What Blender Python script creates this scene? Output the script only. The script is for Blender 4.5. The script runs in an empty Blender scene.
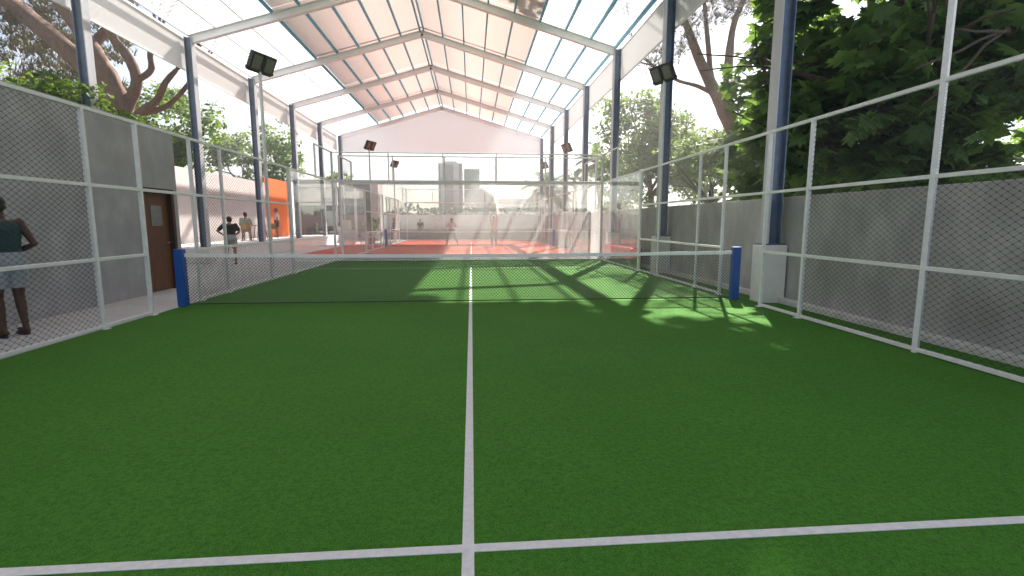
import bpy, bmesh, math, random
from mathutils import Vector, Matrix, Euler
R = math.radians
PI = math.pi
rnd = random.Random(11)
scene = bpy.context.scene
COL = scene.collection

# ------------------------------------------------------------------ tunables
SUN_AZ, SUN_EL = 24.5, 43.0
SUN_STR, SKY_STR, EXPO = 5.0, 0.055, 1.85
HAZE = 0.0042

# ------------------------------------------------------------------ objects
def tag(o, label=None, cat=None, group=None, kind=None):
    if label:
        o['label'] = label
        o['kind'] = kind or 'thing'
    if cat: o['category'] = cat
    if group: o['group'] = group
    if kind: o['kind'] = kind
    return o

def thing(name, label, cat, loc=(0, 0, 0), rz=0.0, group=None):
    o = bpy.data.objects.new(name, None)
    o.empty_display_size = 0.2
    COL.objects.link(o)
    o.location = loc
    o.rotation_euler = (0, 0, rz)
    return tag(o, label, cat, group)

def copy_tree(o, parent=None):
    c = o.copy()
    COL.objects.link(c)
    c.parent = parent
    for ch in list(o.children):
        copy_tree(ch, c)
    return c

class MB:
    """collects solids; build() links them as one mesh object"""
    def __init__(self):
        self.v, self.f = [], []
    def add(self, vs, fs):
        n = len(self.v)
        self.v.extend(vs)
        self.f.extend([tuple(i + n for i in f) for f in fs])
        return self
    def box(self, x0, x1, y0, y1, z0, z1):
        vs = [(x, y, z) for z in (z0, z1) for (x, y) in ((x0, y0), (x1, y0), (x1, y1), (x0, y1))]
        return self.add(vs, [(3, 2, 1, 0), (4, 5, 6, 7), (0, 1, 5, 4), (1, 2, 6, 5), (2, 3, 7, 6), (3, 0, 4, 7)])
    def obox(self, c, ax, ay, az):
        """oriented box: centre and three half-axis vectors"""
        c, ax, ay, az = Vector(c), Vector(ax), Vector(ay), Vector(az)
        vs = [tuple(c + sx * ax + sy * ay + sz * az) for sz in (-1, 1) for (sx, sy) in ((-1, -1), (1, -1), (1, 1), (-1, 1))]
        return self.add(vs, [(3, 2, 1, 0), (4, 5, 6, 7), (0, 1, 5, 4), (1, 2, 6, 5), (2, 3, 7, 6), (3, 0, 4, 7)])
    def beam(self, p, q, w, h, up=(0, 0, 1)):
        """box beam from p to q, w wide and h high"""
        p, q = Vector(p), Vector(q)
        d = (q - p)
        L = d.length
        d.normalize()
        s = d.cross(Vector(up))
        if s.length < 1e-4: s = d.cross(Vector((1, 0, 0)))
        s.normalize()
        u = s.cross(d)
        return self.obox((p + q) / 2, d * (L / 2), s * (w / 2), u * (h / 2))
    def tube(self, pts, radii, n=8, cap=True):
        pts = [Vector(p) for p in pts]
        if not isinstance(radii, (list, tuple)): radii = [radii] * len(pts)
        vs, fs = [], []
        ref = None
        for i, p in enumerate(pts):
            d = pts[min(i + 1, len(pts) - 1)] - pts[max(i - 1, 0)]
            d.normalize()
            if ref is None:
                ref = d.orthogonal().normalized()
            else:
                ref = (ref - d * ref.dot(d))
                if ref.length < 1e-5: ref = d.orthogonal()
                ref.normalize()
            b = d.cross(ref)
            for k in range(n):
                a = 2 * PI * k / n
                vs.append(tuple(p + (ref * math.cos(a) + b * math.sin(a)) * radii[i]))
        for i in range(len(pts) - 1):
            for k in range(n):
                a, b_ = i * n + k, i * n + (k + 1) % n
                fs.append((a, b_, b_ + n, a + n))
        if cap:
            fs.append(tuple(reversed(range(n))))
            fs.append(tuple(range((len(pts) - 1) * n, len(pts) * n)))
        return self.add(vs, fs)
    def trunk(self, pts, radii, n=14, k=5):
        """tube through a smooth curve with an uneven, knobbly skin"""
        P = [Vector(p) for p in pts]
        out, rr = [], []
        for i in range(len(P) - 1):
            a, b, c, d = P[max(i - 1, 0)], P[i], P[i + 1], P[min(i + 2, len(P) - 1)]
            for j in range(k):
                t = j / k
                out.append(0.5 * ((2 * b) + (c - a) * t + (2 * a - 5 * b + 4 * c - d) * t * t + (3 * b - a - 3 * c + d) * t ** 3))
                rr.append((radii[i] * (1 - t) + radii[i + 1] * t) * rnd.uniform(0.94, 1.07))
        out.append(P[-1]); rr.append(radii[-1])
        n0 = len(self.v)
        self.tube(out, rr, n)
        ph = [rnd.uniform(0, 6.28) for _ in range(3)]
        for i in range(len(out)):
            for q in range(n):
                idx = n0 + i * n + q
                c = out[i]
                f = 1 + 0.07 * math.sin(3 * 2 * PI * q / n + ph[0] + i * 0.35) + 0.05 * math.sin(5 * 2 * PI * q / n + ph[1] - i * 0.5) + rnd.uniform(-.025, .025)
                self.v[idx] = tuple(c + (Vector(self.v[idx]) - c) * f)
        return self
    def loft(self, rings, n=16):
        """rings: (centre, half axis vector a, half axis vector b)"""
        vs, fs = [], []
        for c, a, b in rings:
            c, a, b = Vector(c), Vector(a), Vector(b)
            for k in range(n):
                t = 2 * PI * k / n
                vs.append(tuple(c + a * math.cos(t) + b * math.sin(t)))
        for i in range(len(rings) - 1):
            for k in range(n):
                p, q = i * n + k, i * n + (k + 1) % n
                fs.append((p, q, q + n, p + n))
        fs.append(tuple(reversed(range(n))))
        fs.append(tuple(range((len(rings) - 1) * n, len(rings) * n)))
        return self.add(vs, fs)
    def ball(self, c, r, nu=12, nv=8, rot=None):
        c = Vector(c)
        if not isinstance(r, (list, tuple)): r = (r, r, r)
        m = rot or Matrix.Identity(3)
        vs, fs = [tuple(c + m @ Vector((0, 0, r[2])))], []
        for j in range(1, nv):
            th = PI * j / nv
            for i in range(nu):
                ph = 2 * PI * i / nu
                vs.append(tuple(c + m @ Vector((r[0] * math.sin(th) * math.cos(ph), r[1] * math.sin(th) * math.sin(ph), r[2] * math.cos(th)))))
        vs.append(tuple(c + m @ Vector((0, 0, -r[2]))))
        for i in range(nu):
            fs.append((0, 1 + i, 1 + (i + 1) % nu))
            fs.append((len(vs) - 1, 1 + (nv - 2) * nu + (i + 1) % nu, 1 + (nv - 2) * nu + i))
        for j in range(nv - 2):
            for i in range(nu):
                a, b = 1 + j * nu + i, 1 + j * nu + (i + 1) % nu
                fs.append((a, a + nu, b + nu, b))
        return self.add(vs, fs)
    def mesh(self, name):
        me = bpy.data.meshes.new(name)
        me.from_pydata(self.v, [], self.f)
        me.validate()
        return me
    def build(self, name, mat, parent=None, smooth=False, bevel=0.0, loc=None, rz=None):
        me = self.mesh(name)
        me.materials.append(mat)
        if smooth: me.polygons.foreach_set('use_smooth', [True] * len(me.polygons))
        o = bpy.data.objects.new(name, me)
        COL.objects.link(o)
        if parent: o.parent = parent
        if loc: o.location = loc
        if rz is not None: o.rotation_euler = (0, 0, rz)
        if bevel > 0:
            m = o.modifiers.new('bevel', 'BEVEL')
            m.width = bevel
            m.segments = 2
            m.limit_method = 'ANGLE'
        me.update()
        return o

# ------------------------------------------------------------------ materials
def newmat(name):
    m = bpy.data.materials.new(name)
    m.use_nodes = True
    nt = m.node_tree
    for n in list(nt.nodes): nt.nodes.remove(n)
    out = nt.nodes.new('ShaderNodeOutputMaterial')
    return m, nt, out

def N(nt, typ, **kw):
    n = nt.nodes.new(typ)
    for k, v in kw.items():
        if k in n.inputs: n.inputs[k].default_value = v
        else: setattr(n, k, v)
    return n

def c4(c): return (c[0], c[1], c[2], 1.0)

def noise_mix(nt, c1, c2, scale, detail=4.0, lo=0.35, hi=0.65, coord='Object', stretch=None, rough=0.6):
    tc = N(nt, 'ShaderNodeTexCoord')
    vec = tc.outputs[coord]
    if stretch:
        mp = N(nt, 'ShaderNodeMapping')
        mp.inputs['Scale'].default_value = stretch
        nt.links.new(vec, mp.inputs['Vector'])
        vec = mp.outputs['Vector']
    no = N(nt, 'ShaderNodeTexNoise')
    no.inputs['Scale'].default_value = scale
    no.inputs['Detail'].default_value = detail
    no.inputs['Roughness'].default_value = rough
    nt.links.new(vec, no.inputs['Vector'])
    mr = N(nt, 'ShaderNodeMapRange')
    mr.inputs['From Min'].default_value = lo
    mr.inputs['From Max'].default_value = hi
    nt.links.new(no.outputs['Fac'], mr.inputs['Value'])
    mx = N(nt, 'ShaderNodeMix', data_type='RGBA')
    mx.inputs['A'].default_value = c4(c1)
    mx.inputs['B'].default_value = c4(c2)
    nt.links.new(mr.outputs['Result'], mx.inputs['Factor'])
    return mx.outputs['Result'], no.outputs['Fac'], mr.outputs['Result']

def surf(name, c1, c2=None, scale=6.0, rough=0.6, metal=0.0, bump=0.0, bscale=60.0, spec=0.5, second=None, stretch=None, lo=0.35, hi=0.65, sstretch=None):
    """principled paint, concrete, wood ...: two-tone noise, optional second finer noise layer and bump"""
    m, nt, out = newmat(name)
    p = N(nt, 'ShaderNodeBsdfPrincipled')
    p.inputs['Roughness'].default_value = rough
    p.inputs['Metallic'].default_value = metal
    p.inputs['Specular IOR Level'].default_value = spec
    if c2 is None: c2 = tuple(x * 0.86 for x in c1)
    col, fac, _ = noise_mix(nt, c1, c2, scale, stretch=stretch, lo=lo, hi=hi)
    if second:
        cs, sscale, amt = second
        c3, _, f3 = noise_mix(nt, (0, 0, 0), (1, 1, 1), sscale, detail=6, stretch=sstretch)
        mx = N(nt, 'ShaderNodeMix', data_type='RGBA')
        mu = N(nt, 'ShaderNodeMath', operation='MULTIPLY')
        mu.inputs[1].default_value = amt
        nt.links.new(f3, mu.inputs[0])
        nt.links.new(mu.outputs[0], mx.inputs['Factor'])
        nt.links.new(col, mx.inputs['A'])
        mx.inputs['B'].default_value = c4(cs)
        col = mx.outputs['Result']
    nt.links.new(col, p.inputs['Base Color'])
    if bump > 0:
        _, f, _ = noise_mix(nt, (0, 0, 0), (1, 1, 1), bscale, detail=6)
        b = N(nt, 'ShaderNodeBump')
        b.inputs['Strength'].default_value = bump
        b.inputs['Distance'].default_value = 0.01
        nt.links.new(f, b.inputs['Height'])
        nt.links.new(b.outputs['Normal'], p.inputs['Normal'])
    nt.links.new(p.outputs[0], out.inputs['Surface'])
    return m

def turf_mat(name, c1, c2, c3, tip):
    """synthetic turf: brushed broad bands, tuft mottling and fine blade speckle"""
    m, nt, out = newmat(name)
    p = N(nt, 'ShaderNodeBsdfPrincipled')
    p.inputs['Roughness'].default_value = 0.8
    p.inputs['Specular IOR Level'].default_value = 0.09
    p.inputs['Sheen Weight'].default_value = 0.06
    p.inputs['Sheen Tint'].default_value = c4(tip)
    a, _, _ = noise_mix(nt, c1, c2, 0.7, detail=3)
    _, _, tuft = noise_mix(nt, (0, 0, 0), (1, 1, 1), 34.0, detail=5, lo=0.40, hi=0.64)
    _, _, blade = noise_mix(nt, (0, 0, 0), (1, 1, 1), 150.0, detail=3, lo=0.42, hi=0.68)
    m1 = N(nt, 'ShaderNodeMix', data_type='RGBA')
    k1 = N(nt, 'ShaderNodeMath', operation='MULTIPLY'); k1.inputs[1].default_value = 0.75
    nt.links.new(tuft, k1.inputs[0]); nt.links.new(k1.outputs[0], m1.inputs['Factor'])
    nt.links.new(a, m1.inputs['A']); m1.inputs['B'].default_value = c4(c3)
    m2 = N(nt, 'ShaderNodeMix', data_type='RGBA')
    k2 = N(nt, 'ShaderNodeMath', operation='MULTIPLY'); k2.inputs[1].default_value = 0.65
    nt.links.new(blade, k2.inputs[0]); nt.links.new(k2.outputs[0], m2.inputs['Factor'])
    nt.links.new(m1.outputs['Result'], m2.inputs['A']); m2.inputs['B'].default_value = c4(tip)
    nt.links.new(m2.outputs['Result'], p.inputs['Base Color'])
    ad = N(nt, 'ShaderNodeMath', operation='ADD')
    nt.links.new(tuft, ad.inputs[0]); nt.links.new(blade, ad.inputs[1])
    b = N(nt, 'ShaderNodeBump'); b.inputs['Strength'].default_value = 0.55; b.inputs['Distance'].default_value = 0.012
    nt.links.new(ad.outputs[0], b.inputs['Height']); nt.links.new(b.outputs['Normal'], p.inputs['Normal'])
    nt.links.new(p.outputs[0], out.inputs['Surface'])
    return m

def leaf_mat(name, c1, c2, trans, tfac=0.45, gloss=0.35):
    m, nt, out = newmat(name)
    g = N(nt, 'ShaderNodeNewGeometry')
    ra = N(nt, 'ShaderNodeValToRGB')
    ra.color_ramp.elements[0].color = c4(c1)
    ra.color_ramp.elements[1].color = c4(c2)
    nt.links.new(g.outputs['Random Per Island'], ra.inputs['Fac'])
    p = N(nt, 'ShaderNodeBsdfPrincipled')
    p.inputs['Roughness'].default_value = 0.55
    p.inputs['Specular IOR Level'].default_value = gloss
    nt.links.new(ra.outputs['Color'], p.inputs['Base Color'])
    t = N(nt, 'ShaderNodeBsdfTranslucent')
    t.inputs['Color'].default_value = c4(trans)
    mx = N(nt, 'ShaderNodeMixShader')
    mx.inputs['Fac'].default_value = tfac
    nt.links.new(p.outputs[0], mx.inputs[1]); nt.links.new(t.outputs[0], mx.inputs[2])
    nt.links.new(mx.outputs[0], out.inputs['Surface'])
    return m

def sheet_mat(name, col, clear, trans=0.5, ribs=0.0):
    """roof sheet: diffuse + translucent, part clear, with corrugation ribs"""
    m, nt, out = newmat(name)
    d = N(nt, 'ShaderNodeBsdfDiffuse'); d.inputs['Color'].default_value = c4(col)
    t = N(nt, 'ShaderNodeBsdfTranslucent'); t.inputs['Color'].default_value = c4(col)
    mx = N(nt, 'ShaderNodeMixShader'); mx.inputs['Fac'].default_value = trans
    nt.links.new(d.outputs[0], mx.inputs[1]); nt.links.new(t.outputs[0], mx.inputs[2])
    last = mx.outputs[0]
    if clear > 0:
        tr = N(nt, 'ShaderNodeBsdfTransparent'); tr.inputs['Color'].default_value = (0.97, 0.97, 0.96, 1)
        m2 = N(nt, 'ShaderNodeMixShader'); m2.inputs['Fac'].default_value = clear
        if ribs > 0:
            tc = N(nt, 'ShaderNodeTexCoord')
            w = N(nt, 'ShaderNodeTexWave', wave_type='BANDS', bands_direction='Y')
            w.inputs['Scale'].default_value = ribs
            w.inputs['Distortion'].default_value = 1.0
            w.inputs['Detail'].default_value = 1.0
            nt.links.new(tc.outputs['Object'], w.inputs['Vector'])
            mr = N(nt, 'ShaderNodeMapRange')
            mr.inputs['To Min'].default_value = clear - 0.14
            mr.inputs['To Max'].default_value = clear + 0.1
            nt.links.new(w.outputs['Fac'], mr.inputs['Value'])
            nt.links.new(mr.outputs['Result'], m2.inputs['Fac'])
        nt.links.new(last, m2.inputs[1]); nt.links.new(tr.outputs[0], m2.inputs[2])
        last = m2.outputs[0]
    nt.links.new(last, out.inputs['Surface'])
    return m

def glass_mat(name, dust=0.0, tint=(0.975, 0.985, 0.98)):
    """court glass: clear sheet with fresnel reflection and uneven pale film of dirt and painted haze"""
    m, nt, out = newmat(name)
    tr = N(nt, 'ShaderNodeBsdfTransparent'); tr.inputs['Color'].default_value = c4(tint)
    gl = N(nt, 'ShaderNodeBsdfGlossy'); gl.inputs['Roughness'].default_value = 0.01
    gl.inputs['Color'].default_value = (1, 1, 1, 1)
    fr = N(nt, 'ShaderNodeFresnel'); fr.inputs['IOR'].default_value = 1.55
    mx = N(nt, 'ShaderNodeMixShader')
    fm = N(nt, 'ShaderNodeMath', operation='MULTIPLY'); fm.inputs[1].default_value = 0.32
    nt.links.new(fr.outputs[0], fm.inputs[0]); nt.links.new(fm.outputs[0], mx.inputs['Fac'])
    nt.links.new(tr.outputs[0], mx.inputs[1]); nt.links.new(gl.outputs[0], mx.inputs[2])
    last = mx.outputs[0]
    if dust > 0:
        d = N(nt, 'ShaderNodeBsdfDiffuse'); d.inputs['Color'].default_value = (0.85, 0.83, 0.82, 1)
        t = N(nt, 'ShaderNodeBsdfTranslucent'); t.inputs['Color'].default_value = (0.9, 0.88, 0.87, 1)
        md = N(nt, 'ShaderNodeMixShader'); md.inputs['Fac'].default_value = 0.55
        nt.links.new(d.outputs[0], md.inputs[1]); nt.links.new(t.outputs[0], md.inputs[2])
        _, _, f = noise_mix(nt, (0, 0, 0), (1, 1, 1), 0.42, detail=5, lo=0.34, hi=0.68, stretch=(0.8, 1, 1.2))
        mr = N(nt, 'ShaderNodeMapRange'); mr.inputs['To Min'].default_value = dust * 0.3; mr.inputs['To Max'].default_value = dust
        nt.links.new(f, mr.inputs['Value'])
        m2 = N(nt, 'ShaderNodeMixShader')
        nt.links.new(mr.outputs['Result'], m2.inputs['Fac'])
        nt.links.new(last, m2.inputs[1]); nt.links.new(md.outputs[0], m2.inputs[2])
        last = m2.outputs[0]
    nt.links.new(last, out.inputs['Surface'])
    return m

M = {}
M['turf'] = turf_mat('green_turf', (0.046, 0.178, 0.018), (0.060, 0.206, 0.024), (0.018, 0.09, 0.008), (0.130, 0.33, 0.048))
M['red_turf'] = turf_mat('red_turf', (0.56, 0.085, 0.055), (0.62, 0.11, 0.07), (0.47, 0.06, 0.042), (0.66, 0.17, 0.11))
M['line'] = surf('white_line_turf', (0.72, 0.71, 0.72), (0.62, 0.62, 0.63), 30, 0.9, bump=0.3, bscale=160)
M['paving'] = surf('pale_concrete_paving', (0.58, 0.59, 0.605), (0.49, 0.50, 0.515), 1.2, 0.8, bump=0.15, bscale=40, second=((0.36, 0.35, 0.35), 9, 0.35))
M['ground'] = surf('dusty_ground', (0.26, 0.23, 0.19), (0.17, 0.18, 0.10), 0.08, 0.95, second=((0.1, 0.13, 0.05), 0.5, 0.5))
M['wallR'] = surf('weathered_grey_concrete', (0.52, 0.515, 0.51), (0.36, 0.355, 0.35), 0.9, 0.85, bump=0.25, bscale=35, second=((0.24, 0.235, 0.23), 2.2, 0.5), sstretch=(1.2, 1.2, 0.5))
M['wallL'] = surf('grey_render', (0.46, 0.47, 0.49), (0.33, 0.335, 0.35), 1.3, 0.85, bump=0.3, bscale=45, second=((0.30, 0.30, 0.30), 3, 0.5), sstretch=(1.3, 1.3, 0.6))
M['pink'] = surf('pinkish_render', (0.62, 0.565, 0.56), (0.54, 0.49, 0.485), 1.5, 0.85, bump=0.2, bscale=30, second=((0.46, 0.40, 0.39), 6, 0.35))
M['orange'] = surf('orange_paint', (0.80, 0.17, 0.025), (0.74, 0.145, 0.02), 3, 0.6)
M['whitewall'] = surf('white_render', (0.84, 0.82, 0.81), (0.77, 0.75, 0.74), 1.2, 0.8, second=((0.66, 0.63, 0.61), 5, 0.3))
M['kerb'] = surf('white_painted_kerb', (0.66, 0.65, 0.64), (0.52, 0.51, 0.5), 3, 0.8, bump=0.15, bscale=30)
M['white_steel'] = surf('white_painted_steel', (0.83, 0.835, 0.845), (0.76, 0.765, 0.78), 8, 0.42, second=((0.45, 0.44, 0.43), 30, 0.25))
M['cream_steel'] = surf('pale_rafter_paint', (0.91, 0.90, 0.90), (0.86, 0.85, 0.85), 3, 0.5)
M['blue_steel'] = surf('blue_painted_steel', (0.14, 0.185, 0.28), (0.10, 0.135, 0.21), 5, 0.35, metal=0.25)
M['pale_blue_steel'] = surf('paler_blue_steel', (0.20, 0.24, 0.32), (0.15, 0.185, 0.26), 5, 0.45, metal=0.15)  # paler tone of the column blue, for the left row
M['pale_flange'] = surf('pale_grey_blue_paint', (0.52, 0.53, 0.57), (0.44, 0.45, 0.50), 2.5, 0.4, metal=0.1, stretch=(1, 1, 0.3))
M['cyan'] = surf('cyan_purlin_paint', (0.10, 0.42, 0.58), (0.08, 0.34, 0.48), 4, 0.5)
M['wire'] = surf('galvanised_wire', (0.035, 0.035, 0.04), (0.02, 0.02, 0.024), 40, 0.5, metal=0.3)
M['net'] = surf('net_cord', (0.16, 0.17, 0.16), (0.11, 0.12, 0.11), 60, 0.8)
M['tape'] = surf('white_net_tape', (0.92, 0.92, 0.93), (0.86, 0.86, 0.87), 12, 0.7)
M['cable'] = surf('dark_cable', (0.03, 0.035, 0.03), (0.02, 0.02, 0.02), 12, 0.6)
M['post_blue'] = surf('blue_net_post', (0.004, 0.085, 0.38), (0.004, 0.07, 0.32), 6, 0.4)
M['lamp_black'] = surf('black_lamp_housing', (0.022, 0.022, 0.024), (0.035, 0.035, 0.035), 20, 0.5)
M['lens'] = surf('grey_lamp_lens', (0.20, 0.20, 0.18), (0.14, 0.14, 0.13), 25, 0.25, spec=0.7)
M['opaque'] = sheet_mat('peach_roof_sheet', (0.90, 0.83, 0.795), 0.0, trans=0.49)
M['clear'] = sheet_mat('clear_roof_sheet', (0.90, 0.90, 0.90), 0.66, trans=0.75, ribs=3.2)
M['fascia'] = sheet_mat('white_fascia_sheet', (0.90, 0.885, 0.89), 0.0, trans=0.6)
M['gable'] = sheet_mat('white_gable_sheet', (0.82, 0.825, 0.85), 0.0, trans=0.3)
M['glass'] = glass_mat('court_glass', dust=0.0)
M['glass_dust_haze'] = glass_mat('dust_haze_court_glass', dust=0.33)  # film also paints the white haze and glow of the far court
M['wood_door'] = surf('brown_door_wood', (0.15, 0.058, 0.018), (0.095, 0.033, 0.010), 3, 0.6, stretch=(6, 6, 0.5), bump=0.08, bscale=20)
M['wood_frame'] = surf('dark_door_frame', (0.06, 0.022, 0.008), (0.04, 0.015, 0.006), 4, 0.7, stretch=(6, 6, 0.6))
M['sign_pale'] = surf('pale_notice', (0.20, 0.21, 0.20), (0.14, 0.15, 0.15), 8, 0.4)
M['chrome'] = surf('brushed_metal', (0.5, 0.5, 0.5), (0.4, 0.4, 0.4), 20, 0.3, metal=1.0)
M['wood_red'] = surf('reddish_wood', (0.30, 0.085, 0.045), (0.22, 0.055, 0.03), 5, 0.5, stretch=(1, 1, 6))
M['wood_tan'] = surf('tan_rattan', (0.48, 0.33, 0.17), (0.36, 0.23, 0.11), 20, 0.6)
M['white_plastic'] = surf('white_plastic', (0.88, 0.87, 0.86), (0.82, 0.81, 0.80), 5, 0.4)
M['black_plastic'] = surf('black_plastic', (0.03, 0.03, 0.032), (0.02, 0.02, 0.02), 5, 0.4)
M['teal_wall'] = surf('dark_teal_cladding', (0.03, 0.065, 0.085), (0.02, 0.045, 0.06), 1.5, 0.4, stretch=(1, 1, 0.2))
M['dark_int'] = surf('dark_interior', (0.05, 0.045, 0.045), (0.03, 0.03, 0.03), 3, 0.7)
M['brick'] = surf('brick_red_panel', (0.30, 0.12, 0.09), (0.22, 0.09, 0.07), 4, 0.8)
M['grey_step'] = surf('grey_step_concrete', (0.34, 0.32, 0.32), (0.27, 0.255, 0.255), 2, 0.85)
M['tower'] = surf('tower_concrete', (0.5, 0.47, 0.46), (0.42, 0.4, 0.39), 0.6, 0.8)
M['tower_dark'] = surf('tower_dark_bands', (0.02, 0.016, 0.016), (0.04, 0.034, 0.034), 1.2, 0.4, stretch=(1, 1, 6))
M['tower_glass'] = surf('tower_teal_glass', (0.04, 0.11, 0.11), (0.025, 0.07, 0.08), 0.8, 0.3, stretch=(1, 1, 4))
M['dome'] = surf('grey_dome_cladding', (0.09, 0.09, 0.10), (0.06, 0.06, 0.07), 0.6, 0.5)
M['bark'] = surf('brown_pine_bark', (0.17, 0.09, 0.06), (0.085, 0.045, 0.03), 5, 0.9, bump=0.9, bscale=16, stretch=(1, 1, 0.35), second=((0.27, 0.17, 0.12), 12, 0.4))
M['bark_dark'] = surf('dark_bark', (0.085, 0.06, 0.042), (0.045, 0.032, 0.024), 6, 0.9, bump=0.8, bscale=18, stretch=(1, 1, 0.35))
M['leaf_maple'] = leaf_mat('maple_leaves', (0.016, 0.052, 0.012), (0.12, 0.22, 0.07), (0.20, 0.34, 0.05), 0.40)
M['leaf_mid'] = leaf_mat('bright_tree_leaves', (0.050, 0.100, 0.028), (0.115, 0.175, 0.050), (0.22, 0.32, 0.07), 0.42)
M['leaf_left'] = leaf_mat('fresh_green_leaves', (0.016, 0.055, 0.010), (0.105, 0.165, 0.036), (0.22, 0.34, 0.05), 0.38)
M['needle'] = leaf_mat('pine_needles', (0.016, 0.024, 0.008), (0.085, 0.070, 0.022), (0.20, 0.15, 0.03), 0.25)
M['palm'] = leaf_mat('palm_leaflets', (0.025, 0.055, 0.015), (0.06, 0.10, 0.03), (0.12, 0.18, 0.04), 0.25)
M['hedge'] = leaf_mat('distant_leaves', (0.02, 0.035, 0.018), (0.045, 0.06, 0.03), (0.06, 0.09, 0.03), 0.2)
M['skin_dark'] = surf('dark_brown_skin', (0.085, 0.036, 0.021), (0.07, 0.029, 0.017), 9, 0.5)
M['skin_tan'] = surf('tan_skin', (0.36, 0.19, 0.125), (0.32, 0.165, 0.11), 9, 0.5)
M['hair'] = surf('black_hair', (0.014, 0.011, 0.010), (0.025, 0.02, 0.018), 40, 0.5)
M['eye'] = surf('eye_dark', (0.03, 0.025, 0.02), (0.02, 0.02, 0.02), 40, 0.2)
M['teal_cloth'] = surf('dark_teal_jersey', (0.020, 0.060, 0.062), (0.015, 0.045, 0.048), 12, 0.85, bump=0.3, bscale=80)
M['grey_cloth'] = surf('light_grey_cloth', (0.36, 0.40, 0.44), (0.30, 0.33, 0.37), 10, 0.85, bump=0.3, bscale=70)
M['black_cloth'] = surf('black_cloth', (0.020, 0.018, 0.016), (0.03, 0.027, 0.024), 10, 0.85)
M['white_cloth'] = surf('white_cloth', (0.68, 0.66, 0.65), (0.58, 0.56, 0.56), 10, 0.85)
M['pink_cloth'] = surf('pink_cloth', (0.60, 0.26, 0.24), (0.52, 0.21, 0.2), 10, 0.85)
M['olive_cloth'] = surf('olive_grey_cloth', (0.20, 0.18, 0.14), (0.15, 0.14, 0.11), 10, 0.85)
M['pale_cloth'] = surf('pale_grey_green_cloth', (0.40, 0.42, 0.40), (0.33, 0.35, 0.33), 10, 0.85)
M['dark_cloth'] = surf('charcoal_cloth', (0.06, 0.055, 0.06), (0.045, 0.04, 0.045), 10, 0.85)
M['shoe_dark'] = surf('black_rubber_sandal', (0.02, 0.018, 0.017), (0.03, 0.027, 0.025), 10, 0.7)
M['shoe_white'] = surf('white_trainers', (0.6, 0.6, 0.6), (0.5, 0.5, 0.5), 10, 0.7)
M['racket'] = surf('green_racket', (0.10, 0.35, 0.05), (0.08, 0.28, 0.04), 10, 0.5)
M['red_reflection'] = surf('red_court_reflection', (0.70, 0.012, 0.012), (0.62, 0.010, 0.010), 3, 0.4)  # red of the court reflection, used on the added block
M['planter'] = surf('terracotta', (0.33, 0.14, 0.08), (0.26, 0.11, 0.06), 6, 0.8)

# ------------------------------------------------------------------ setting
def structure(mb, name, mat, **kw):
    return tag(mb.build(name, mat, **kw), kind='structure')

structure(MB().box(-1500, 1500, -300, 3000, -0.30, -0.012), 'ground', M['ground'])
structure(MB().box(-14.0, 12.0, -8.0, 60.0, -0.20, 0.0), 'pavement', M['paving'])
structure(MB().box(-5.0, 5.545, -3.0, 20.02, 0.0005, 0.008), 'turf', M['turf'])
structure(MB().box(-5.0, 5.0, 21.0, 41.0, 0.0005, 0.008), 'red_turf', M['red_turf'])
lw = 0.027
mk = MB()
mk.box(-lw, lw, 2.85, 9.95, 0.009, 0.0125).box(-lw, lw, 10.05, 17.15, 0.009, 0.0125)
mk.box(-4.97, -lw, 3.05 - lw, 3.05 + lw, 0.009, 0.0125).box(lw, 4.97, 3.05 - lw, 3.05 + lw, 0.009, 0.0125)
mk.box(-4.97, -lw, 16.95 - lw, 16.95 + lw, 0.009, 0.0125).box(lw, 4.97, 16.95 - lw, 16.95 + lw, 0.009, 0.0125)
structure(mk, 'court_lines', M['line'])
mk = MB()
mk.box(-lw, lw, 23.85, 30.95, 0.009, 0.0125).box(-lw, lw, 31.05, 38.15, 0.009, 0.0125)
for y in (24.05, 37.95):
    mk.box(-4.97, -lw, y - lw, y + lw, 0.009, 0.0125).box(lw, 4.97, y - lw, y + lw, 0.009, 0.0125)
structure(mk, 'red_court_lines', M['line'])
structure(MB().box(5.55, 5.70, -3, 44.0, 0.0, 0.10), 'kerb', M['kerb'], bevel=0.012)
structure(MB().box(-12.0, -9.15, 19.3, 37.0, 0.001, 0.55), 'terrace', M['whitewall'], bevel=0.015)

# walls
tag(MB().box(5.702, 5.90, -3, 43.8, 0.0, 1.91).build('boundary_wall', M['wallR'], bevel=0.01), 'long weathered grey concrete wall below the big dark tree', 'wall')
w = thing('clubhouse_wall', 'grey rendered wall with a brown door behind the sleeveless person', 'wall', (-6.5, 12.7, 0))
mb = MB()
DY0, DY1, DZ = -1.42, 0.18, 2.16
DY0, DY1 = -1.16, -0.02
mb.box(-0.22, 0, -16.0, DY0, 0.0, 3.43).box(-0.22, 0, DY0, DY1 , DZ, 3.43)
mb.box(-0.22, 0, DY1, 0.14, 0.0, 3.43)
mb.box(-3.6, -0.222, -0.08, 0.14, 0.0, 3.43)
mb.build('wall', M['wallL'], w)
df = MB().box(-0.16, 0.02, DY0 + 0.002, DY0 + 0.10, 0.0, DZ - 0.002).box(-0.16, 0.02, DY1 - 0.10, DY1 - 0.002, 0, DZ - 0.002).box(-0.16, 0.02, DY0 + 0.10, DY1 - 0.10, DZ - 0.10, DZ - 0.002).build('door_frame', M['wood_frame'], w, bevel=0.006)
dr = MB().box(-0.12, -0.07, DY0 + 0.103, DY1 - 0.103, 0.012, DZ - 0.103).build('door', M['wood_door'], w, bevel=0.004)
MB().box(-0.069, -0.058, DY0 + 0.42, DY0 + 0.78, 1.38, 1.80).build('window', M['sign_pale'], dr)
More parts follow.
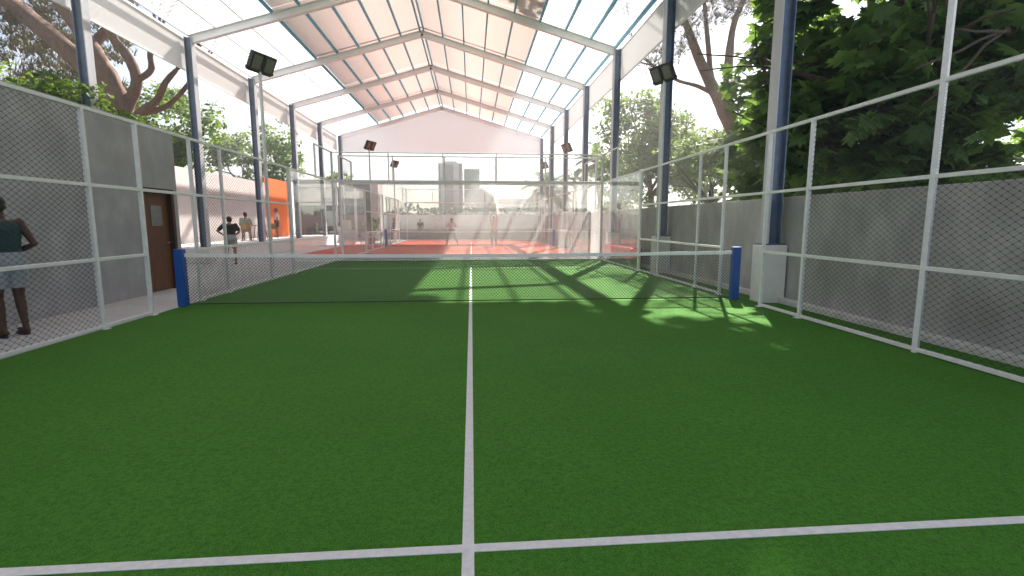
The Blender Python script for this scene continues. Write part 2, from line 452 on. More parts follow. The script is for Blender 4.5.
MB().tube([(-0.07, DY1 - 0.2, 1.02), (-0.02, DY1 - 0.2, 1.02), (-0.02, DY1 - 0.32, 1.02)], 0.011, 8).build('handle', M['chrome'], dr, smooth=True)

pw = thing('garden_wall', 'pinkish rendered wall with an orange end section behind the raised terrace', 'wall', (-12.0, 12.9, 0))
MB().box(-0.2, 0, 0, 18.9, 0, 3.72).build('wall', M['pink'], pw, bevel=0.01)
MB().box(-0.2, 0.004, 18.902, 22.45, 0, 4.05).build('orange_panel', M['orange'], pw)
MB().box(-0.2, 0.03, 22.452, 23.6, 0, 4.1).build('white_pier', M['whitewall'], pw)

ew = thing('end_wall', 'low white wall with a grey step closing off the red court', 'wall', (0, 44.2, 0))
MB().box(-7.5, 14.0, 0, 0.2, 0, 2.03).build('wall', M['whitewall'], ew)
MB().box(-7.3, 5.5, -0.7, -0.004, 0, 0.88).build('step', M['grey_step'], ew, bevel=0.01)

# ------------------------------------------------------------------ fences and glass
def wires(mb, o, u, v, W, H, pu, pv, r, knot=0.0):
    """woven diamond mesh of straight wires on the rectangle o + s*u + t*v"""
    o, u, v = Vector(o), Vector(u).normalized(), Vector(v).normalized()
    nrm = u.cross(v)
    k = pv / pu
    for sgn in (1, -1):
        c = -H / k if sgn > 0 else 0.0
        c = math.floor(c / pu) * pu
        end = W if sgn > 0 else W + H / k
        while c < end:
            s0, t0, s1, t1 = c, 0.0, c + sgn * H / k, H
            # clip to 0..W
            def at(s): return (s - s0) / (s1 - s0)
            ta, tb = 0.0, 1.0
            a0, a1 = sorted((at(0.0), at(W)))
            ta, tb = max(ta, a0), min(tb, a1)
            if tb - ta > 1e-3:
                P = o + u * (s0 + (s1 - s0) * ta) + v * (H * ta) + nrm * (r * 0.6 * sgn)
                Q = o + u * (s0 + (s1 - s0) * tb) + v * (H * tb) + nrm * (r * 0.6 * sgn)
                d = (Q - P).normalized()
                e1 = nrm
                e2 = d.cross(nrm)
                vs = []
                for X in (P, Q):
                    for a in (0, 2 * PI / 3, 4 * PI / 3):
                        vs.append(tuple(X + e1 * (r * math.cos(a)) + e2 * (r * math.sin(a))))
                mb.add(vs, [(0, 1, 4, 3), (1, 2, 5, 4), (2, 0, 3, 5)])
            c += pu
    if knot > 0:
        # twisted knots where the wires cross
        i = 0
        t = 0.0
        while t <= H + 1e-6:
            x = 0.0 if i % 2 == 0 else pu / 2
            # both families pass through multiples of pu at height 0
            while x <= W:
                P = o + u * x + v * t
                a, b, c2 = u * (knot * 1.1), v * knot, nrm * knot
                mb.add([tuple(P + a), tuple(P - a), tuple(P + b), tuple(P - b), tuple(P + c2), tuple(P - c2)],
                       [(0, 2, 4), (2, 1, 4), (1, 3, 4), (3, 0, 4), (2, 0, 5), (1, 2, 5), (3, 1, 5), (0, 3, 5)])
                x += pu
            i += 1
            t += pv / 2

PITCH = 0.102
def mesh_panel(parent, x, y0, y1, z0, z1, r=0.0018, pitch=PITCH, axis='y', knots=0.0):
    mb = MB()
    if axis == 'y': wires(mb, (x, y0, z0), (0, 1, 0), (0, 0, 1), y1 - y0, z1 - z0, pitch, pitch * 0.68, r, knots)
    else: wires(mb, (y0, x, z0), (1, 0, 0), (0, 0, 1), y1 - y0, z1 - z0, pitch, pitch * 0.68, r, knots)
    return mb.build('mesh_panel', M['wire'], parent)

PW = 0.052
def vpost(parent, x, y, z1, w=PW, d=None, name='post'):
    d = d or w
    return MB().box(x - w / 2, x + w / 2, y - d / 2, y + d / 2, 0.0, z1).box(x - 0.07, x + 0.07, y - 0.06, y + 0.06, 0.0095, 0.018).build(name, M['white_steel'], parent, bevel=0.005)
def yrail(parent, x, y0, y1, z, h=0.046, w=0.043):
    return MB().box(x - w / 2, x + w / 2, y0, y1, z - h / 2, z + h / 2).build('rail', M['white_steel'], parent, bevel=0.005)
def xrail(parent, y, x0, x1, z, h=0.04, w=0.041):
    return MB().box(x0, x1, y - w / 2, y + w / 2, z - h / 2, z + h / 2).build('rail', M['white_steel'], parent, bevel=0.005)

def side_fence(parent, x, ys, levels, pole=None, knots=0.0, bare=()):
    """posts at ys, rails between them at the given heights, one mesh panel per bay"""
    for i, y in enumerate(ys):
        if pole is not None and abs(y - pole) < 0.01: continue
        vpost(parent, x, y, levels[-1] + 0.021)
    for a, b in zip(ys[:-1], ys[1:]):
        for z in levels:
            yrail(parent, x, a + PW / 2, b - PW / 2, z)
        if a in bare: continue
        mesh_panel(parent, x, a + PW / 2, b - PW / 2, levels[0], levels[-1], knots=knots)

def enclosure(name, label, ycorner, yfar_dir, glass_len, fence_ys, pole_y, dust_hazed, loc_group, gate=False):
    """one closed court end: side mesh, side glass, end glass, raised mesh on top of the end"""
    s = yfar_dir
    t = thing(name, label, 'court enclosure', (0, ycorner, 0), group=loc_group)
    def Y(a): return s * a           # a = distance measured from the end wall back towards the net, negative inside
    for x in (-5.0, 5.0):
        ys = sorted(Y(-a) for a in fence_ys)
        side_fence(t, x, ys, [0.045, 0.96, 1.95, 2.94], pole=Y(-pole_y), knots=(0.0075 if gate else 0.0))
        g0 = Y(-glass_len)
        # broad glass end post, then glass to the corner
        vpost(t, x, g0, 2.97, 0.07, 0.11)
        lo, hi = sorted((g0 + s * 0.06, Y(-0.06)))
        mid = (lo + hi) / 2
        for a, b in ((lo, mid - 0.006), (mid + 0.006, hi)):
            MB().box(x - 0.006, x + 0.006, a, b, 0.05, 2.90).build('glass_panel', M['glass'], t)
        yrail(t, x, lo, hi, 2.93, 0.05, 0.05)
        yrail(t, x, lo, hi, 0.03, 0.04, 0.05)
        # raised two metre mesh above the side glass
        a, b = sorted((Y(-2.0), Y(-0.03)))
        yrail(t, x, a, b, 3.96)
        MB().box(x - PW / 2, x + PW / 2, Y(-2.0) - PW / 2, Y(-2.0) + PW / 2, 2.955, 3.98).build('post', M['white_steel'], t)
        mesh_panel(t, x, a, b, 2.96, 3.95)
        vpost(t, x, 0.0, 3.98, 0.07)
    # end wall
    for k in range(5):
        a, b = -4.96 + k * 1.984, -4.96 + (k + 1) * 1.984
        MB().box(a + 0.006, b - 0.006, -0.006, 0.006, 0.05, 2.90).build('glass_panel', M['glass_dust_haze'] if dust_hazed else M['glass'], t)
        if k < 4: MB().box(b - 0.02, b + 0.02, -0.022, 0.022, 2.965, 3.94).build('post', M['white_steel'], t)
    xrail(t, 0, -4.96, 4.96, 2.935, 0.085, 0.06)
    xrail(t, 0, -4.96, 4.96, 0.03, 0.04, 0.05)
    xrail(t, 0, -4.96, 4.96, 3.96)
    mesh_panel(t, 0, -4.96, 4.96, 2.98, 3.94, axis='x')
    if gate:
        for x in (-5.0, 5.0):
            near = [y - ycorner for y in (3.9, 6.08, 8.1, 9.15)]
            side_fence(t, x, near, [0.045, 0.96, 1.95, 2.94], pole=(near[1] if x > 0 else None), knots=0.0075, bare=(near[2],))
            a, b = near[-1] + PW / 2, Y(-fence_ys[0]) - PW / 2
            for z in (1.95, 2.94): yrail(t, x, a, b, z)
    return t

G = 'glass and mesh enclosures of the two courts'
enclosure('court_enclosure', 'white framed mesh and glass enclosure round the green court', 20.0, 1, 4.45, [9.4, 8.3, 6.0, 4.52], 6.0, True, G, gate=True)
enclosure('court_enclosure', 'white framed glass and mesh enclosure round the near half of the red court', 21.0, -1, 4.45, [9.4, 8.3, 6.0, 4.52], 6.0, False, G)
enclosure('court_enclosure', 'white framed glass and mesh enclosure at the far end of the red court', 41.0, 1, 4.45, [9.4, 8.3, 6.0, 4.52], 6.0, False, G)

# red block added to stand for the red court's reflection in the side glass
bn = thing('reflection_block', 'bright red block added for the red court reflection in the right side glass', 'reflection_block', (5.29, 18.2, 0.008))
MB().box(-0.19, 0.19, -1.6, 1.6, 0.24, 0.62).build('seat', M['red_reflection'], bn, bevel=0.03)  # added solid in place of the reflection, no real seat
for yy in (-1.35, 0.0, 1.35): MB().box(-0.15, 0.15, yy - 0.06, yy + 0.06, 0.0, 0.238).build('leg', M['grey_step'], bn)  # props under the added block
structure(MB().box(-7.7, -5.15, 23.5, 35.0, 0.0005, 0.006), 'red_reflection_floor', M['red_turf'])  # red strip added for the red court's reflection in the left side glass
# nets
net = thing('padel_net', 'low net with white tape between blue posts across the green court', 'net', (0, 10, 0), group='nets across the two courts')
for x in (-5.0, 5.0):
    xx = x - math.copysign(0.02, x)
    MB().box(xx - 0.075, xx + 0.075, -0.06, 0.06, 0.008, 1.0).build('post', M['post_blue'], net, bevel=0.01)
def sag(x): return 0.92 - 0.035 * (1 - (x / 4.9) ** 2)
tp = MB()
xs = [-4.9 + 9.8 * i / 24 for i in range(25)]
for a, b in zip(xs[:-1], xs[1:]):
    tp.beam((a, 0, sag(a) - 0.025), (b, 0, sag(b) - 0.025), 0.018, 0.06)
tp.build('top_tape', M['tape'], net)
nm = MB()
wires(nm, (-4.9, 0, 0.05), (1, 0, 0), (0, 0, 1), 9.8, 0.80, 0.060, 0.056, 0.0032, 0.0110)
nm.build('net_mesh', M['net'], net)
MB().tube([(-4.9, 0, 0.045), (4.9, 0, 0.045)], 0.010, 6).build('bottom_cable', M['cable'], net)
n2 = copy_tree(net)
n2.location = (0, 31, 0)
n2['label'] = 'low net with white tape across the red court, behind the end glass'

# ------------------------------------------------------------------ floodlights
def make_flood():
    t = thing('floodlight_pole', 'slim white pole with two black floodlights', 'floodlight', (0, 0, 0), group='floodlights along the courts')
    MB().box(-0.029, 0.029, -0.029, 0.029, 0, 5.05).build('pole', M['white_steel'], t, bevel=0.006)
    MB().beam((0, -0.40, 5.06), (0, 0.40, 5.06), 0.05, 0.05).build('crossbar', M['lamp_black'], t)
    for s in (-0.185, 0.185):
        # housing tilted down towards the court (+x local)
        ang = R(28)
        n = Vector((math.cos(ang), 0, -math.sin(ang)))      # lens direction
        up = Vector((math.sin(ang), 0, math.cos(ang)))
        c = Vector((0.08, s, 5.22))
        l = MB()
        l.obox(c, n * 0.05, (0, 0.172, 0), up * 0.215)
        for k in range(6):
            l.obox(c - n * 0.07 + up * (-0.165 + 0.066 * k), n * 0.03, (0, 0.15, 0), up * 0.009)
        l.obox(c - n * 0.02 + up * -0.23, n * 0.06, (0, 0.15, 0), up * 0.015)
        lp = l.build('lamp', M['lamp_black'], t, bevel=0.012)
        MB().obox(c + n * 0.052, n * 0.004, (0, 0.115, 0), up * 0.155).build('lens', M['lens'], lp)
    return t
fl = make_flood()
spots = [(5, 6.08, 'slim white floodlight pole in the near fence before the big dark tree'),
         (-5, 14.0, 'slim white pole with two black floodlights above the pinkish wall and terrace'),
         (5, 14.0, 'slim white pole with two black floodlights just in front of the branching pine'),
         (-5, 27.0, 'floodlight pole on the terrace side of the red court, nearer of the two'),
         (5, 27.0, 'floodlight pole on the palm side of the red court, nearer of the two'),
         (-5, 35.0, 'floodlight pole on the terrace side of the red court, farther of the two'),
         (5, 35.0, 'floodlight pole on the palm side of the red court, farther of the two')]
for i, (x, y, lab) in enumerate(spots):
    o = fl if i == 0 else copy_tree(fl)
    o.location = (x, y, 0.0)
    o.rotation_euler = (0, 0, R(-24) if x < 0 else PI + R(24))
    o['label'] = lab

# ------------------------------------------------------------------ roof
RX, RZ = -2.1, 9.95
EZ, ELX, ERX = 7.78, -9.6, 5.4
SL = (RZ - EZ) / (RX - ELX)
def roofz(x): return RZ - abs(x - RX) * SL
def make_column(web='blue_steel', foot=True):
    t = thing('steel_column', 'blue steel column', 'column', (0, 0, 0), group='steel columns carrying the roof')
    zb = 1.05 if foot else 0.0
    if foot: MB().box(-0.22, 0.22, -0.19, 0.19, 0, 1.05).build('pedestal', M['whitewall'], t, bevel=0.015)
    b = MB().box(-0.012, 0.105, -0.008, 0.008, zb, EZ - 0.02).box(-0.105, -0.012, -0.008, 0.008, zb, EZ - 0.02).box(0.105, 0.125, -0.105, 0.105, zb, EZ - 0.02)
    b.box(-0.2, 0.2, -0.16, 0.16, zb, zb + 0.025)
    b.build('web', M[web], t)
    MB().box(-0.127, -0.105, -0.13, 0.13, zb + 0.025, EZ - 0.02).build('flange', M['pale_flange'], t)
    return t
colm = make_column()
coll = make_column('pale_blue_steel', False)
cols = [(5.45, y) for y in (9.7, 15, 20, 25, 30, 35, 40)] + [(-9.6, y) for y in (10, 15, 20, 25, 30, 35, 40)]
ordw = ['first', 'second', 'third', 'fourth', 'fifth', 'sixth', 'seventh', 'eighth']
for i, (x, y) in enumerate(cols):
    o = colm if i == 0 else coll if i == 7 else copy_tree(colm if x > 0 else coll)
    o.location = (x, y, 0)
    o.rotation_euler = (0, 0, 0 if x > 0 else PI)
    if x > 0: o['label'] = 'blue steel column, %s from the camera in the row beside the grey boundary wall' % ordw[i]
    else: o['label'] = 'blue steel column, %s from the camera in the row by the terrace and pinkish wall' % ordw[i - 7]

roof = thing('canopy_roof', 'white framed gable roof with peach and clear sheets over both courts', 'roof', (0, 0, 0))
Y0, Y1 = 0.0, 40.0
for y in range(0, 41, 5):
    r = MB()
    for sx, ex in ((-1, ELX), (1, ERX)):
        p = Vector((ex, y, EZ)); q = Vector((RX, y, RZ))
        d = (q - p).normalized(); u = Vector((0, 1, 0)).cross(d)
        if u.z < 0: u = -u
        # I section under the sheet: two flanges and a web
        off = -0.11
        r.beam(p + u * (off - 0.13), q + u * (off - 0.13), 0.17, 0.016, up=u)
        r.beam(p + u * (off + 0.13), q + u * (off + 0.13), 0.17, 0.016, up=u)
        r.beam(p + u * off, q + u * off, 0.016, 0.24, up=u)
    r.build('rafter', M['cream_steel'], roof)
step = (RX - ELX) / 8
pur = []
for k in range(-8, 9):
    x = RX + k * step
    z = roofz(x) + 0.075
    w, h = (0.055, 0.13)
    b = MB()
    if k == 0:
        b.box(x - 0.11, x - 0.06, Y0, Y1, z - 0.10, z + 0.02).box(x + 0.06, x + 0.11, Y0, Y1, z - 0.10, z + 0.02)
    else:
        b.box(x - w / 2, x + w / 2, Y0, Y1, z - h / 2, z + h / 2)
    b.build('purlin', M['cyan'] if abs(k) <= 5 or k > 0 else M['cream_steel'], roof)
def sheet(xa, xb, ya, yb, mat, name, lift):
    # corrugated sheet: ribs run down the slope
    b = MB()
    n = max(2, int((yb - ya) / 0.0833))
    vs, fs = [], []
    za, zb = roofz(xa) + lift, roofz(xb) + lift
    for i in range(n + 1):
        y = ya + (yb - ya) * i / n
        c = 0.014 if i % 2 else -0.014
        vs += [(xa, y, za + c), (xb, y, zb + c)]
    for i in range(n):
        fs.append((2 * i, 2 * i + 1, 2 * i + 3, 2 * i + 2))
    b.add(vs, fs)
    o = b.build(name, mat, roof, smooth=True)
    so = o.modifiers.new('thickness', 'SOLIDIFY'); so.thickness = 0.004
    return o
sheet_jobs = []
for j in range(8):
    ya, yb = Y0 + 5 * j - 0.04, Y0 + 5 * (j + 1) + 0.04
    for sx in (-1, 1):
        xr, xm, xe = RX, RX + sx * 5 * step, RX + sx * (8 * step + 0.18)
        sheet(xr, xm, ya, yb, M['opaque'], 'roof_sheet', 0.160 + 0.036 * (j % 2))
        o = sheet(xm, xe, ya, yb, M['clear'], 'clear_sheet', 0.166 + 0.036 * (j % 2))
        o.modifiers.remove(o.modifiers[0])
# hanging side fascias and end gable
MB().box(5.63, 5.64, Y0, Y1, 6.66, 7.82).build('fascia', M['fascia'], roof)
MB().box(-9.84, -9.83, Y0, Y1, 6.66, 7.82).build('fascia', M['fascia'], roof)
fr = MB()
for x in (5.61, -9.81):
    fr.box(x - 0.02, x + 0.018, Y0, Y1, 6.66, 6.70)
    fr.box(x - 0.02, x + 0.018, Y0, Y1, 7.72, 7.76)
fr.build('fascia_rail', M['cream_steel'], roof)
g = MB()
gy = 40.12
pts = [(ELX - 0.1, 6.66), (ERX + 0.1, 6.66), (ERX + 0.1, EZ - 0.02), (RX, RZ - 0.02), (ELX - 0.1, EZ - 0.02)]
g.add([(x, gy, z) for x, z in pts] + [(x, gy + 0.02, z) for x, z in pts], [(0, 1, 2, 3, 4), (9, 8, 7, 6, 5)] + [(i, 5 + i, 5 + (i + 1) % 5, (i + 1) % 5) for i in range(5)])
g.build('gable_panel', M['gable'], roof)

# ------------------------------------------------------------------ trees
def rvec(s=1.0):
    while True:
        v = Vector((rnd.uniform(-1, 1), rnd.uniform(-1, 1), rnd.uniform(-1, 1)))
        if 0.05 < v.length < 1: return v * s

def leaf_frame(nrm_bias=0.8):
    n = (Vector((0, 0, nrm_bias)) + rvec()).normalized()
    t = n.orthogonal().normalized()
    a = rnd.uniform(0, 2 * PI)
    t = (Matrix.Rotation(a, 3, n) @ t)
    return n, t, n.cross(t)

def leaf_simple(L, p, size, bias=0.6):
    n, t, b = leaf_frame(bias)
    d = n * (-0.25 * size)
    w = 0.34 * size
    vs = [p, p + t * size * 0.45 + b * w, p + t * size + d, p + t * size * 0.45 - b * w, p + t * size * 0.5 - n * (size * 0.08)]
    L.add([tuple(v) for v in vs], [(0, 4, 1), (1, 4, 2), (2, 4, 3), (3, 4, 0)])

MAPLE = [(0.0, -0.02), (0.30, -0.10), (0.52, -0.02), (0.40, 0.13), (0.80, 0.30), (0.50, 0.36), (0.66, 0.66), (0.30, 0.58), (0.0, 1.0)]
def leaf_maple(L, p, size, bias=1.0):
    n, t, b = leaf_frame(bias)
    pts = [(x, y) for x, y in MAPLE] + [(-x, y) for x, y in reversed(MAPLE[1:-1])]
    c = p + t * size * 0.3
    vs = [tuple(c)]
    for x, y in pts:
        droop = (abs(x) ** 1.5) * 0.22 + y * y * 0.22
        vs.append(tuple(p + b * (x * size * 0.75) + t * (y * size) - n * (droop * size)))
    m = len(pts)
    L.add(vs, [(0, 1 + i, 1 + (i + 1) % m) for i in range(m)])

def tuft(L, p, size, k=9):
    d0 = (Vector((0, 0, 0.9)) + rvec(0.8)).normalized()
    for _ in range(k):
        d = (d0 + rvec(0.85)).normalized()
        s = d.orthogonal().normalized() * (0.035 * size)
        q = p + d * size
        L.add([tuple(p - s), tuple(p + s), tuple(q)], [(0, 1, 2)])

def crown(clumps, size, kind='simple', bias=0.6, spray=0.5):
    """clumps: (centre, radii, sprays, leaves per spray)"""
    L = MB()
    for c, rr, ns, nl in clumps:
        c = Vector(c)
        for _ in range(ns):
            v = rvec()
            v = v.normalized() * (v.length ** 0.55)
            q = c + Vector((v.x * rr[0], v.y * rr[1], v.z * rr[2]))
            for _ in range(nl):
                o = rvec(spray)
                o.z *= 0.45
                s = size * rnd.uniform(0.5, 1.3)
                if kind == 'maple': leaf_maple(L, q + o, s, bias)
                elif kind == 'needle': tuft(L, q + o, s)
                else: leaf_simple(L, q + o, s, bias)
    return L

def limbs(mb, p, d, r, length, depth, spread=0.6, lift=0.15, n=7, tips=None):
    """recursive bent limbs"""
    pts, rad = [Vector(p)], [r]
    d = Vector(d).normalized()
    m = 4
    for i in range(m):
        d = (d + rvec(0.22) + Vector((0, 0, lift * 0.3))).normalized()
        pts.append(pts[-1] + d * (length / m))
        rad.append(r * (1 - 0.42 * (i + 1) / m))
    mb.tube(pts, rad, n)
    if tips is not None: tips.append(pts[-1].copy())
    if depth > 0:
        for k in range(rnd.choice((2, 2, 3))):
            dd = (d + rvec(spread)).normalized()
            i = rnd.choice((2, 3, 4, 4))
            limbs(mb, pts[i], dd, rad[i] * 0.72, length * rnd.uniform(0.6, 0.85), depth - 1, spread, lift, max(4, n - 1), tips)

def tree(name, label, base, height, crownspec, leafmat, size, kind='simple', bias=0.6, spray=0.5, trunk_r=0.2, bark='bark_dark', trunk_top=None, cat='tree', depth=3):
    t = thing(name, label, cat, base)
    tr = MB()
    b = Vector((0, 0, 0))
    top = Vector(trunk_top or (rnd.uniform(-.3, .3), rnd.uniform(-.3, .3), height * 0.45))
    mid = top * 0.5 + Vector((rnd.uniform(-.12, .12), rnd.uniform(-.12, .12), 0))
    tr.tube([b, top * 0.08, mid, top], [trunk_r * 1.35, trunk_r * 1.05, trunk_r * 0.85, trunk_r * 0.7], 10)
    for k in range(5):
        a = 2 * PI * k / 5 + rnd.uniform(-.3, .3)
        st = top * rnd.uniform(0.7, 1.0)
        limbs(tr, st, (math.cos(a) * 0.8, math.sin(a) * 0.8, 0.75), trunk_r * 0.5, height * 0.28, depth, 0.7)
    tr.build('trunk', M[bark], t, smooth=True)
    crown(crownspec, size, kind, bias, spray).build('crown', M[leafmat], t)
    return t

# big dark broad-leaved tree on the right
t = thing('maple_tree', 'big dark broad-leaved tree spreading over the grey boundary wall', 'tree', (10.2, 11.2, 0))
tr = MB()
tr.tube([(0, 0, 0), (0.05, 0, 1.2), (0.0, 0.1, 2.6), (0.15, 0.1, 4.2), (0.1, 0.0, 6.0), (-0.2, 0.3, 8.5), (-0.6, 1.0, 12.5)], [0.42, 0.33, 0.29, 0.25, 0.21, 0.17, 0.06], 12)
for z, a, ln in ((1.9, 2.9, 3.2), (2.3, 1.9, 3.6), (2.9, 3.7, 3.0), (3.4, 0.9, 3.2), (3.9, 2.5, 3.2), (4.6, 4.6, 3.0), (5.2, 1.6, 3.0), (5.6, 3.2, 2.8), (6.4, 0.3, 2.6), (6.8, 2.2, 2.4), (8.6, 2.6, 3.0), (8.8, 1.2, 3.2), (9.4, 4.2, 3.0), (10.2, 2.0, 2.6), (10.6, 2.5, 5.0), (9.6, 2.1, 6.0), (10.4, 2.0, 8.0)):
    limbs(tr, (0.08, 0.05, z), (math.cos(a), math.sin(a), 0.25), 0.11, ln, 2, 0.6, 0.1)
tr.build('trunk', M['bark_dark'], t, smooth=True)
cl = []
for cx, cy, cz, rx, ry, rz_, ns in ((-1.6, 0.8, 3.4, 1.9, 2.6, 1.1, 120), (-1.2, 3.6, 3.6, 1.8, 2.3, 1.2, 110), (0.2, 1.2, 5.0, 2.6, 3.0, 1.4, 150), (-1.2, -1.4, 4.6, 1.9, 1.6, 1.1, 70),
                            (-0.2, 4.4, 5.6, 2.3, 2.3, 1.3, 120), (0.0, 2.2, 7.2, 2.8, 3.4, 1.4, 150), (1.8, 0.4, 3.6, 1.6, 3.0, 1.6, 100), (0.8, 6.0, 4.2, 1.8, 2.0, 1.6, 90),
                            (1.2, 3.0, 2.6, 1.8, 3.0, 0.9, 90), (-0.8, 0.2, 2.5, 1.5, 2.4, 0.5, 50), (-0.8, 4.6, 2.5, 1.6, 2.0, 0.6, 60), (2.2, -1.6, 5.2, 2.0, 2.0, 1.6, 70), (0.6, 1.5, 8.8, 2.2, 3.0, 1.0, 90)):
    cl.append(((cx, cy, cz), (rx, ry, rz_), ns, 7))
for cx, cy, cz, rx, ry, rz_, ns in ((-1.5, 1.0, 10.5, 2.6, 3.2, 1.3, 170), (-2.0, 4.6, 11.0, 2.3, 2.6, 1.4, 150), (-1.0, -1.5, 12.4, 3.0, 2.6, 1.3, 150), (-1.2, 2.5, 13.6, 3.0, 3.6, 1.4, 190), (1.2, 3.0, 11.5, 2.4, 3.6, 1.8, 130), (-2.6, 7.0, 13.2, 1.9, 1.6, 1.0, 80), (-5.2, 1.5, 12.8, 2.4, 3.0, 1.2, 190), (-5.4, 5.2, 13.2, 2.3, 2.6, 1.2, 170), (-5.0, -1.6, 12.4, 2.2, 2.0, 1.0, 110), (-6.8, 3.6, 13.4, 1.9, 2.8, 0.9, 170), (-5.4, 8.8, 13.4, 2.4, 1.7, 1.0, 140), (-4.4, 8.0, 11.6, 1.6, 1.5, 1.0, 110), (-5.7, 11.2, 13.8, 1.2, 2.4, 0.8, 45), (-5.8, 5.4, 12.3, 1.0, 1.0, 0.6, 55), (-3.1, 1.2, 3.7, 0.6, 1.1, 0.7, 26)):  # clumps added to shade the near turf, mostly unseen above the roof
    cl.append(((cx, cy, cz), (rx, ry, rz_), ns, 7))
crown(cl, 0.44, 'maple', 1.0, 0.42).build('crown', M['leaf_maple'], t)

# branching pine behind it, leaning over the roof
def pine(label, base, polys, canopy, needle=0.42, bark='bark'):
    t = thing('pine_tree', label, 'tree', base)
    tr = MB()
    for pts, rad in polys: tr.trunk(pts, rad)
    # fine twigs at limb ends
    for pts, rad in polys[1:]:
        for k in range(3):
            limbs(tr, pts[-1], (Vector(pts[-1]) - Vector(pts[-2])).normalized() + rvec(0.5), rad[-1] * 0.8, 1.6, 2, 0.7, 0.3)
    tr.build('trunk', M[bark], t, smooth=True)
    crown(canopy, needle, 'needle', 0.9, 0.5).build('crown', M['needle'], t)
    return t
pine('pine tree with bare pinkish branching trunk between the boundary wall and the roof', (13.2, 22.0, 0), [
    ([(0, 0, 0), (-0.3, 0, 1.6), (-0.75, 0, 3.0), (-1.5, 0, 4.5), (-2.3, 0, 5.7), (-2.9, 0, 6.7), (-3.6, 0.1, 8.0), (-4.3, 0.3, 9.8)], [0.44, 0.38, 0.36, 0.34, 0.31, 0.25, 0.19, 0.12]),
    ([(-2.3, 0, 5.7), (-2.35, 0.1, 6.8), (-2.3, 0.3, 8.0), (-2.0, 0.6, 9.8), (-1.2, 0.8, 11.5)], [0.24, 0.20, 0.17, 0.13, 0.08]),
    ([(-2.9, 0, 6.7), (-3.1, 0.2, 7.6), (-3.2, 0.4, 9.0), (-3.4, 0.6, 11.0)], [0.13, 0.11, 0.10, 0.07]),
    ([(-1.5, 0, 4.5), (-1.0, -0.2, 5.0), (-0.5, -0.3, 6.0), (-0.3, -0.4, 7.6), (0.3, -0.2, 10.0)], [0.15, 0.14, 0.13, 0.11, 0.07]),
    ([(-2.9, 0, 6.7), (-3.8, -0.2, 7.0), (-4.8, -0.3, 7.2), (-5.6, -0.2, 7.7)], [0.10, 0.08, 0.06, 0.04]),
], [((-3.6, 0.2, 10.2), (1.7, 1.6, 0.8), 110, 4), ((-1.6, 0.8, 11.6), (2.4, 2.0, 0.9), 150, 4), ((0.4, 0.2, 10.8), (1.8, 1.8, 0.9), 100, 4), ((-5.6, -0.2, 7.9), (0.8, 0.8, 0.35), 22, 4), ((-4.6, 0.6, 9.0), (0.9, 0.9, 0.4), 30, 4)])

# large pine on the left, trunks over the pinkish wall
pine('large pine with several thick brown trunks leaning over the pinkish wall and grey clubhouse', (-13.6, 22.0, 0), [
    ([(0, 0, 0), (0.1, 0, 3.0), (0.3, 0, 5.2), (0.2, 0, 6.2), (-0.7, 0, 7.2), (-2.0, 0, 8.4), (-3.4, 0, 9.6), (-5.0, 0.2, 10.8)], [0.5, 0.42, 0.38, 0.36, 0.36, 0.32, 0.27, 0.2]),
    ([(0.2, 0, 6.2), (0.0, -0.1, 7.0), (-0.7, -0.2, 8.4), (-1.6, -0.3, 10.0), (-2.4, -0.3, 11.6)], [0.32, 0.3, 0.26, 0.2, 0.14]),
    ([(0.3, 0, 5.4), (0.7, 0, 6.1), (0.95, 0, 6.8), (0.8, -0.1, 7.6), (0.3, -0.1, 8.4), (0.1, 0, 9.8)], [0.2, 0.2, 0.19, 0.17, 0.15, 0.1]),
    ([(0.3, 0, 4.8), (1.0, -0.2, 5.5), (1.7, -0.2, 6.0), (2.1, -0.2, 6.7), (2.5, -0.1, 7.2)], [0.17, 0.15, 0.13, 0.11, 0.07]),
    ([(0.95, 0, 6.8), (1.5, 0, 7.2), (1.55, 0, 7.8), (1.9, 0, 8.6)], [0.12, 0.11, 0.1, 0.07]),
    ([(1.0, -0.2, 5.5), (1.9, 0.1, 5.9), (2.6, 0.2, 6.6), (3.0, 0.3, 7.3)], [0.11, 0.09, 0.08, 0.05]),
    ([(-0.7, 0, 7.2), (-0.6, 0.3, 8.2), (0.2, 0.4, 9.2), (0.6, 0.6, 10.8)], [0.2, 0.18, 0.15, 0.1]),
], [((-3.5, 1.0, 11.4), (4.0, 4.0, 1.4), 300, 4), ((0.5, 1.5, 11.6), (3.2, 3.5, 1.2), 220, 4), ((-5.2, 0.8, 8.2), (3.0, 2.5, 1.9), 190, 4), ((-4.4, -0.8, 7.6), (1.2, 1.0, 0.6), 60, 4), ((-6.0, -0.6, 9.2), (1.4, 1.2, 0.7), 70, 4), ((-3.4, 2.6, 9.4), (2.6, 2.0, 1.4), 160, 4), ((-2.6, 2.0, 6.6), (2.0, 1.4, 0.9), 120, 5)])

